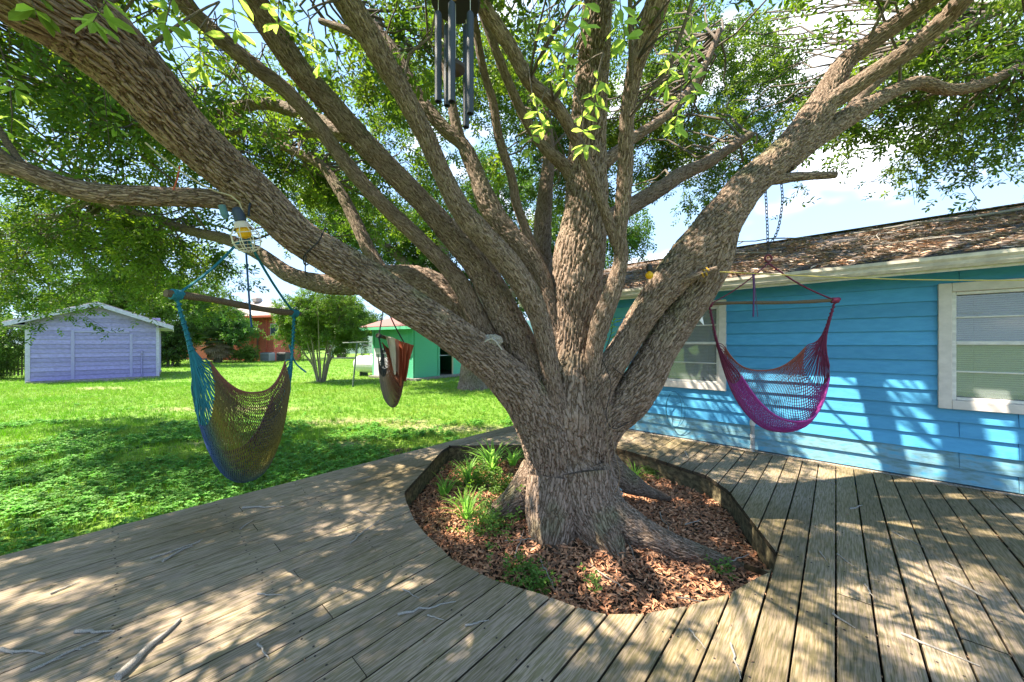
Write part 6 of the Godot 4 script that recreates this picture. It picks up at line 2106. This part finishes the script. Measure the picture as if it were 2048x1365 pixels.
# ---------- small plants ----------
func garden_plants() -> void:
	var blades := []
	for k in 5:
		var mb := MB.new()
		var ln := R(0.26, 0.36)
		var drop := R(0.3, 1.0)
		var prev := [Vector3(-0.005, 0, 0), Vector3(0.005, 0, 0)]
		for j in range(1, 7):
			var f := j / 6.0
			var w := 0.008 * (1.0 - pow(f, 2.2)) + 0.0006
			var p := Vector3(0, ln * (f - drop * 0.5 * f * f), ln * 0.75 * f * f * drop)
			var q := [p + Vector3(-w, 0, 0), p + Vector3(w, 0, 0)]
			mb.quad(prev[0], prev[1], q[1], q[0])
			prev = q
		blades.append(mb.mesh())
	var greens := []
	for c in [[0.15, 0.30, 0.045], [0.20, 0.36, 0.06], [0.11, 0.23, 0.04]]:
		var m := leaf_material(Color(0.7, 0.95, 0.4))
		m.vertex_color_use_as_albedo = false
		m.albedo_color = lin(c[0], c[1], c[2])
		greens.append(m)
	var lilies := [[985, 945, 4.9, 52, 1.7, "largest strappy green lily clump at the back left of the tree bed"], [1025, 930, 5.0, 30, 1.3, "strappy lily clump close to the left of the trunk"], [937, 968, 4.2, 34, 1.2, "strappy lily clump in the middle of the left weeds"], [888, 990, 4.0, 28, 1.0, "small strappy lily clump nearest the left corner of the bed"], [932, 1045, 3.5, 38, 1.1, "strappy lily clump at the front left in dry leaves"], [1268, 960, 4.4, 40, 0.95, "strappy lily clump to the right of the trunk before the skirt"]]
	for s in lilies:
		var p := G(s[0], s[1], -0.2)
		p.y = soil_y(p.x, p.z)
		var o := thing("lily_clump", s[5], "plant", p, "strappy lily clumps in the tree bed")
		for k in int(s[3]):
			var a := R(0, TAU)
			var b := Basis(Vector3.UP, a) * Basis(Vector3.RIGHT, R(-0.1, 0.5))
			part(o, "blade", blades[rng.randi() % 5], greens[rng.randi() % 3], Transform3D(b.scaled(Vector3.ONE * float(s[4]) * R(0.7, 1.15)), Vector3(R(-0.03, 0.03), 0, R(-0.03, 0.03))))
	# broad leaved weeds
	var weeds := [[985, 1060, 0.22, 130, "leafy green weed patch at the front left of the bed"], [1045, 1150, 0.16, 40, "small leafy weed against the front deck edge"], [1078, 1172, 0.10, 22, "tiny weed at the very front deck edge"], [1448, 1142, 0.07, 10, "single green seedling by the right root"], [955, 965, 0.3, 170, "patch of pale leafy weeds along the left skirt"], [1010, 985, 0.24, 100, "weeds between the lily clumps and the trunk"], [1040, 905, 0.24, 90, "weeds growing up behind the left of the trunk"], [1186, 1178, 0.05, 8, "tiny seedling in dry leaves before the trunk"], [1305, 945, 0.10, 20, "small weed beside the right lily clump"]]
	var wl := []
	for k in 2:
		wl.append(sprig_mesh(7, 0.10, 0.032, 0.016, 1.0))
	for s in weeds:
		var p := G(s[0], s[1], -0.18)
		p.y = soil_y(p.x, p.z) if s[1] > 700 else p.y
		var o := thing("weed", s[4], "plant", p, "leafy weeds in the tree bed")
		var buf := PackedFloat32Array()
		for k in int(s[3]):
			var rr: float = s[2]
			var b := Basis(Vector3.UP, R(0, TAU)) * Basis(Vector3.RIGHT, R(-1.4, -0.3))
			put(buf, b.scaled(Vector3.ONE * R(0.6, 1.2)), p + Vector3(rng.randfn() * rr * 0.5, absf(rng.randfn()) * rr * 0.35, rng.randfn() * rr * 0.5), Color(0.15, 0.27, 0.06) * R(0.7, 1.5))
		copies(o, "foliage", wl[0], M.leaf, buf)
	# leafy shoot at the right fork of the oak
	var sh := MB.new()
	var a0 := P(1212, 700, 3.3)
	sh.tube(PackedVector3Array([a0, P(1222, 670, 3.35), P(1228, 640, 3.4)]), PackedFloat32Array([0.006, 0.004, 0.002]), 5)
	var so := wpart(oak_node, "shoot", sh.mesh(), M.twig)
	var shape := MB.new()
	leaf_into(shape, Vector3.ZERO, Vector3(0, 0, 1), Vector3.UP, 0.085, 0.034)
	var sm := shape.mesh()
	for k in 14:
		var b := Basis.from_euler(Vector3(R(-0.7, 0.3), R(0, TAU), R(-0.6, 0.6)))
		var q := part(so, "leaf", sm, greens[1])
		q.global_transform = Transform3D(b, a0.lerp(P(1228, 640, 3.4), 0.25 + 0.75 * k / 13.0))


# ---------- fallen leaves and sticks ----------
func litter() -> void:
	var dl := []
	for k in 2:
		var mb := MB.new()
		leaf_into(mb, Vector3(0, 0, -0.03), Vector3(0, 0, 1), (Vector3.UP + Vector3(R(-0.5, 0.5), 0, 0)).normalized(), 0.044, 0.0145)
		dl.append(mb.mesh())
	var bufs := [PackedFloat32Array(), PackedFloat32Array()]
	var n := 0
	while n < 30000:
		var p := Vector3(R(-1.8, 2.4), 0, R(-5.5, -1.6))
		if not in_opening(p):
			n += 1 if rng.randf() < 0.0 else 0
			if rng.randf() < 0.001:
				n += 1
			continue
		n += 1
		p.y = soil_y(p.x, p.z) + R(0.0, 0.035)
		var b := Basis(Vector3.UP, R(0, TAU)) * Basis(Vector3.RIGHT, rng.randfn() * 0.4) * Basis(Vector3(0, 0, 1), rng.randfn() * 0.5)
		var c := Color(0.39, 0.165, 0.08).lerp(Color(0.52, 0.29, 0.17), rng.randf()) if rng.randf() < 0.75 else Color(0.21, 0.12, 0.075)
		put(bufs[n % 2], b.scaled(Vector3(R(0.7, 1.5), 1, R(0.6, 1.35))), p, c * R(0.65, 1.35))
	for k in 2:
		var o := copies(self, "leaf_litter", dl[k], M.dead, bufs[k])
		o.set_meta("label", ["deep brown fallen oak leaves covering the bed round the trunk", "loose paler fallen oak leaves lying among the brown ones round the trunk"][k])
		o.set_meta("category", "leaf litter")
	# crumbs of leaf in the gaps and on the boards
	var buf := PackedFloat32Array()
	for k in 1500:
		var a := R(-1.5, 5.5)
		var q := R(-2.6, 4.1)
		var in_gap := rng.randf() < 0.7
		if in_gap:
			q = roundf(q / PITCH) * PITCH + R(-0.004, 0.004)
		var p := D(a, q, -0.004 if in_gap else 0.004)
		if in_opening(p):
			continue
		if noise.get_noise_2d(a * 1.5, q * 2.0) < -0.1:
			continue
		var b := Basis(Vector3.UP, atan2(bdir.x, bdir.z) + R(-0.3, 0.3)) if in_gap else Basis(Vector3.UP, R(0, TAU))
		put(buf, b.scaled(Vector3(0.35, 0.5, R(0.2, 0.8)) if in_gap else Vector3.ONE * R(0.3, 0.6)), p, Color(0.28, 0.17, 0.10) * R(0.6, 1.4))
	for k in 500:   # drift of leaves by the house and at the far corner of the deck
		var p := D(WALL - 0.1 - absf(rng.randfn()) * 0.08, R(-2.5, 4.0), 0.006) if k < 260 else D(R(4.4, 5.4), 3.6 + rng.randfn() * 0.35, 0.006)
		if in_opening(p):
			continue
		put(buf, Basis(Vector3.UP, R(0, TAU)).scaled(Vector3.ONE * R(0.4, 0.9)), p, Color(0.30, 0.19, 0.12) * R(0.6, 1.4))
	var cr := copies(self, "leaf_crumbs", dl[0], M.dead, buf)
	cr.set_meta("label", "small brown leaf scraps caught in the deck gaps")
	cr.set_meta("category", "leaf litter")
	# twigs in the bed
	var beds := [[[1010, 1082], [1085, 1078], "straight grey twig lying left of the root lobe"], [[1030, 1115], [1048, 1060], "thin twig leaning on the leaves at the left of the bed"], [[1080, 1120], [1110, 1180], "curved bare twig in the leaves at the front of the bed"], [[1195, 1085], [1228, 1042], "thin pale twig leaning against the front root"], [[1240, 1060], [1270, 1120], "bent twig between the two front roots"], [[1320, 1025], [1342, 1075], "knobbly grey twig standing on the right root"], [[1370, 1050], [1402, 1040], "short twig on shaded leaves right of the root"], [[1460, 1125], [1500, 1108], "pale twig crossing the end of the long root"], [[1355, 1195], [1410, 1205], "forked white twig near the right front deck edge"], [[1180, 1130], [1260, 1185], "long thin twig across the sunny leaves"]]
	for s in beds:
		var a := G(s[0][0], s[0][1], -0.15)
		var b := G(s[1][0], s[1][1], -0.12)
		var o := thing("bed_twig", s[2], "twig", a, "twigs in the tree bed")
		fork(o, "stem", a, b, 0.005, 2, M.pale_twig, 0.4)
	# sticks on the deck
	var sticks := [
		[[235, 1362], [360, 1243], 0.016, 1, 0.2, "thick crooked grey branch lying on the deck at lower left"],
		[[795, 1232], [912, 1205], 0.006, 4, 0.3, "forked pale twig on the deck before the bed"],
		[[805, 1180], [838, 1198], 0.004, 0, 0.3, "short straight pale twig just above the forked twig"],
		[[855, 1233], [888, 1242], 0.004, 0, 0.3, "tiny pale twig just below the forked twig"],
		[[930, 1254], [978, 1242], 0.005, 0, 0.3, "straight pale twig right of the forked twig"],
		[[515, 1190], [565, 1192], 0.005, 1, 0.4, "hooked pale twig in the middle of the left deck"],
		[[515, 1290], [538, 1320], 0.005, 1, 0.5, "short bent twig low on the left deck"],
		[[60, 1345], [225, 1268], 0.006, 4, 0.45, "long thin branched twig at the far lower left"],
		[[150, 1267], [228, 1265], 0.008, 2, 0.3, "pale peeled twig lying on the branched twig at left"],
		[[0, 1302], [90, 1310], 0.007, 2, 0.3, "twig at the left edge of the deck"],
		[[300, 1120], [400, 1085], 0.006, 5, 0.4, "spread of grey twigs along a board at left"],
		[[325, 1125], [405, 1080], 0.007, 3, 0.3, "grey twig beside the spread twigs at left"],
		[[485, 1018], [570, 1014], 0.008, 2, 0.2, "grey stick lying near the lawn side of the deck"],
		[[480, 1060], [505, 1042], 0.005, 1, 0.3, "short dark twig near the lawn side of the deck"],
		[[100, 1190], [160, 1165], 0.005, 5, 0.5, "tuft of pale fine twigs at the left of the deck"],
		[[700, 1088], [760, 1040], 0.005, 5, 0.45, "dark twig on the sunny patch left of the bed"],
		[[715, 1020], [745, 1035], 0.004, 2, 0.4, "fine curved twig above the sunny patch"],
		[[740, 955], [690, 965], 0.005, 4, 0.5, "dry twig tangle on the far left boards"],
		[[1378, 1260], [1412, 1300], 0.004, 1, 0.3, "thin twig pair right of the bed's front tip"],
		[[1462, 1290], [1482, 1360], 0.005, 2, 0.25, "curved white twig at the bottom right of centre"],
		[[1665, 1230], [1710, 1258], 0.005, 3, 0.4, "white forked twig on the right deck"],
		[[1803, 1270], [1960, 1335], 0.006, 0, 0.2, "long slim pale stick at lower right"],
		[[1895, 1160], [1975, 1200], 0.010, 1, 0.2, "pale peeled stick in the sunny band at right"],
		[[1640, 1105], [1655, 1125], 0.004, 2, 0.5, "small twig on dark boards right of the bed"],
		[[1675, 1110], [1715, 1140], 0.004, 1, 0.3, "fine curved twig right of the bed"],
		[[1785, 1065], [1850, 1098], 0.004, 3, 0.4, "fine twig crossing two boards at right"],
		[[1700, 1020], [1725, 1012], 0.006, 5, 0.6, "cluster of brown oak catkins on the right boards"],
		[[1370, 905], [1378, 918], 0.009, 0, 0.3, "short pale stub of wood on the strip by the house"],
		[[1620, 955], [1672, 970], 0.004, 3, 0.4, "fine twig near the foot of the house wall"],
		[[1890, 1125], [1925, 1142], 0.004, 2, 0.4, "small twig with a dry leaf at far right"],
		[[1730, 1170], [1750, 1200], 0.004, 3, 0.5, "curled grey twig in the middle of the right boards"]]
	for s in sticks:
		var a := G(s[0][0], s[0][1], 0.0) + Vector3(0, float(s[2]) * 0.9 + 0.001, 0)
		var b := G(s[1][0], s[1][1], 0.0) + Vector3(0, float(s[2]) * 0.5 + 0.001, 0)
		var o := thing("deck_twig", s[5], "twig", a, "twigs fallen on the deck")
		fork(o, "stem", a, b, s[2] * 1.15, s[3], M.pale_twig, s[4], 0.03)
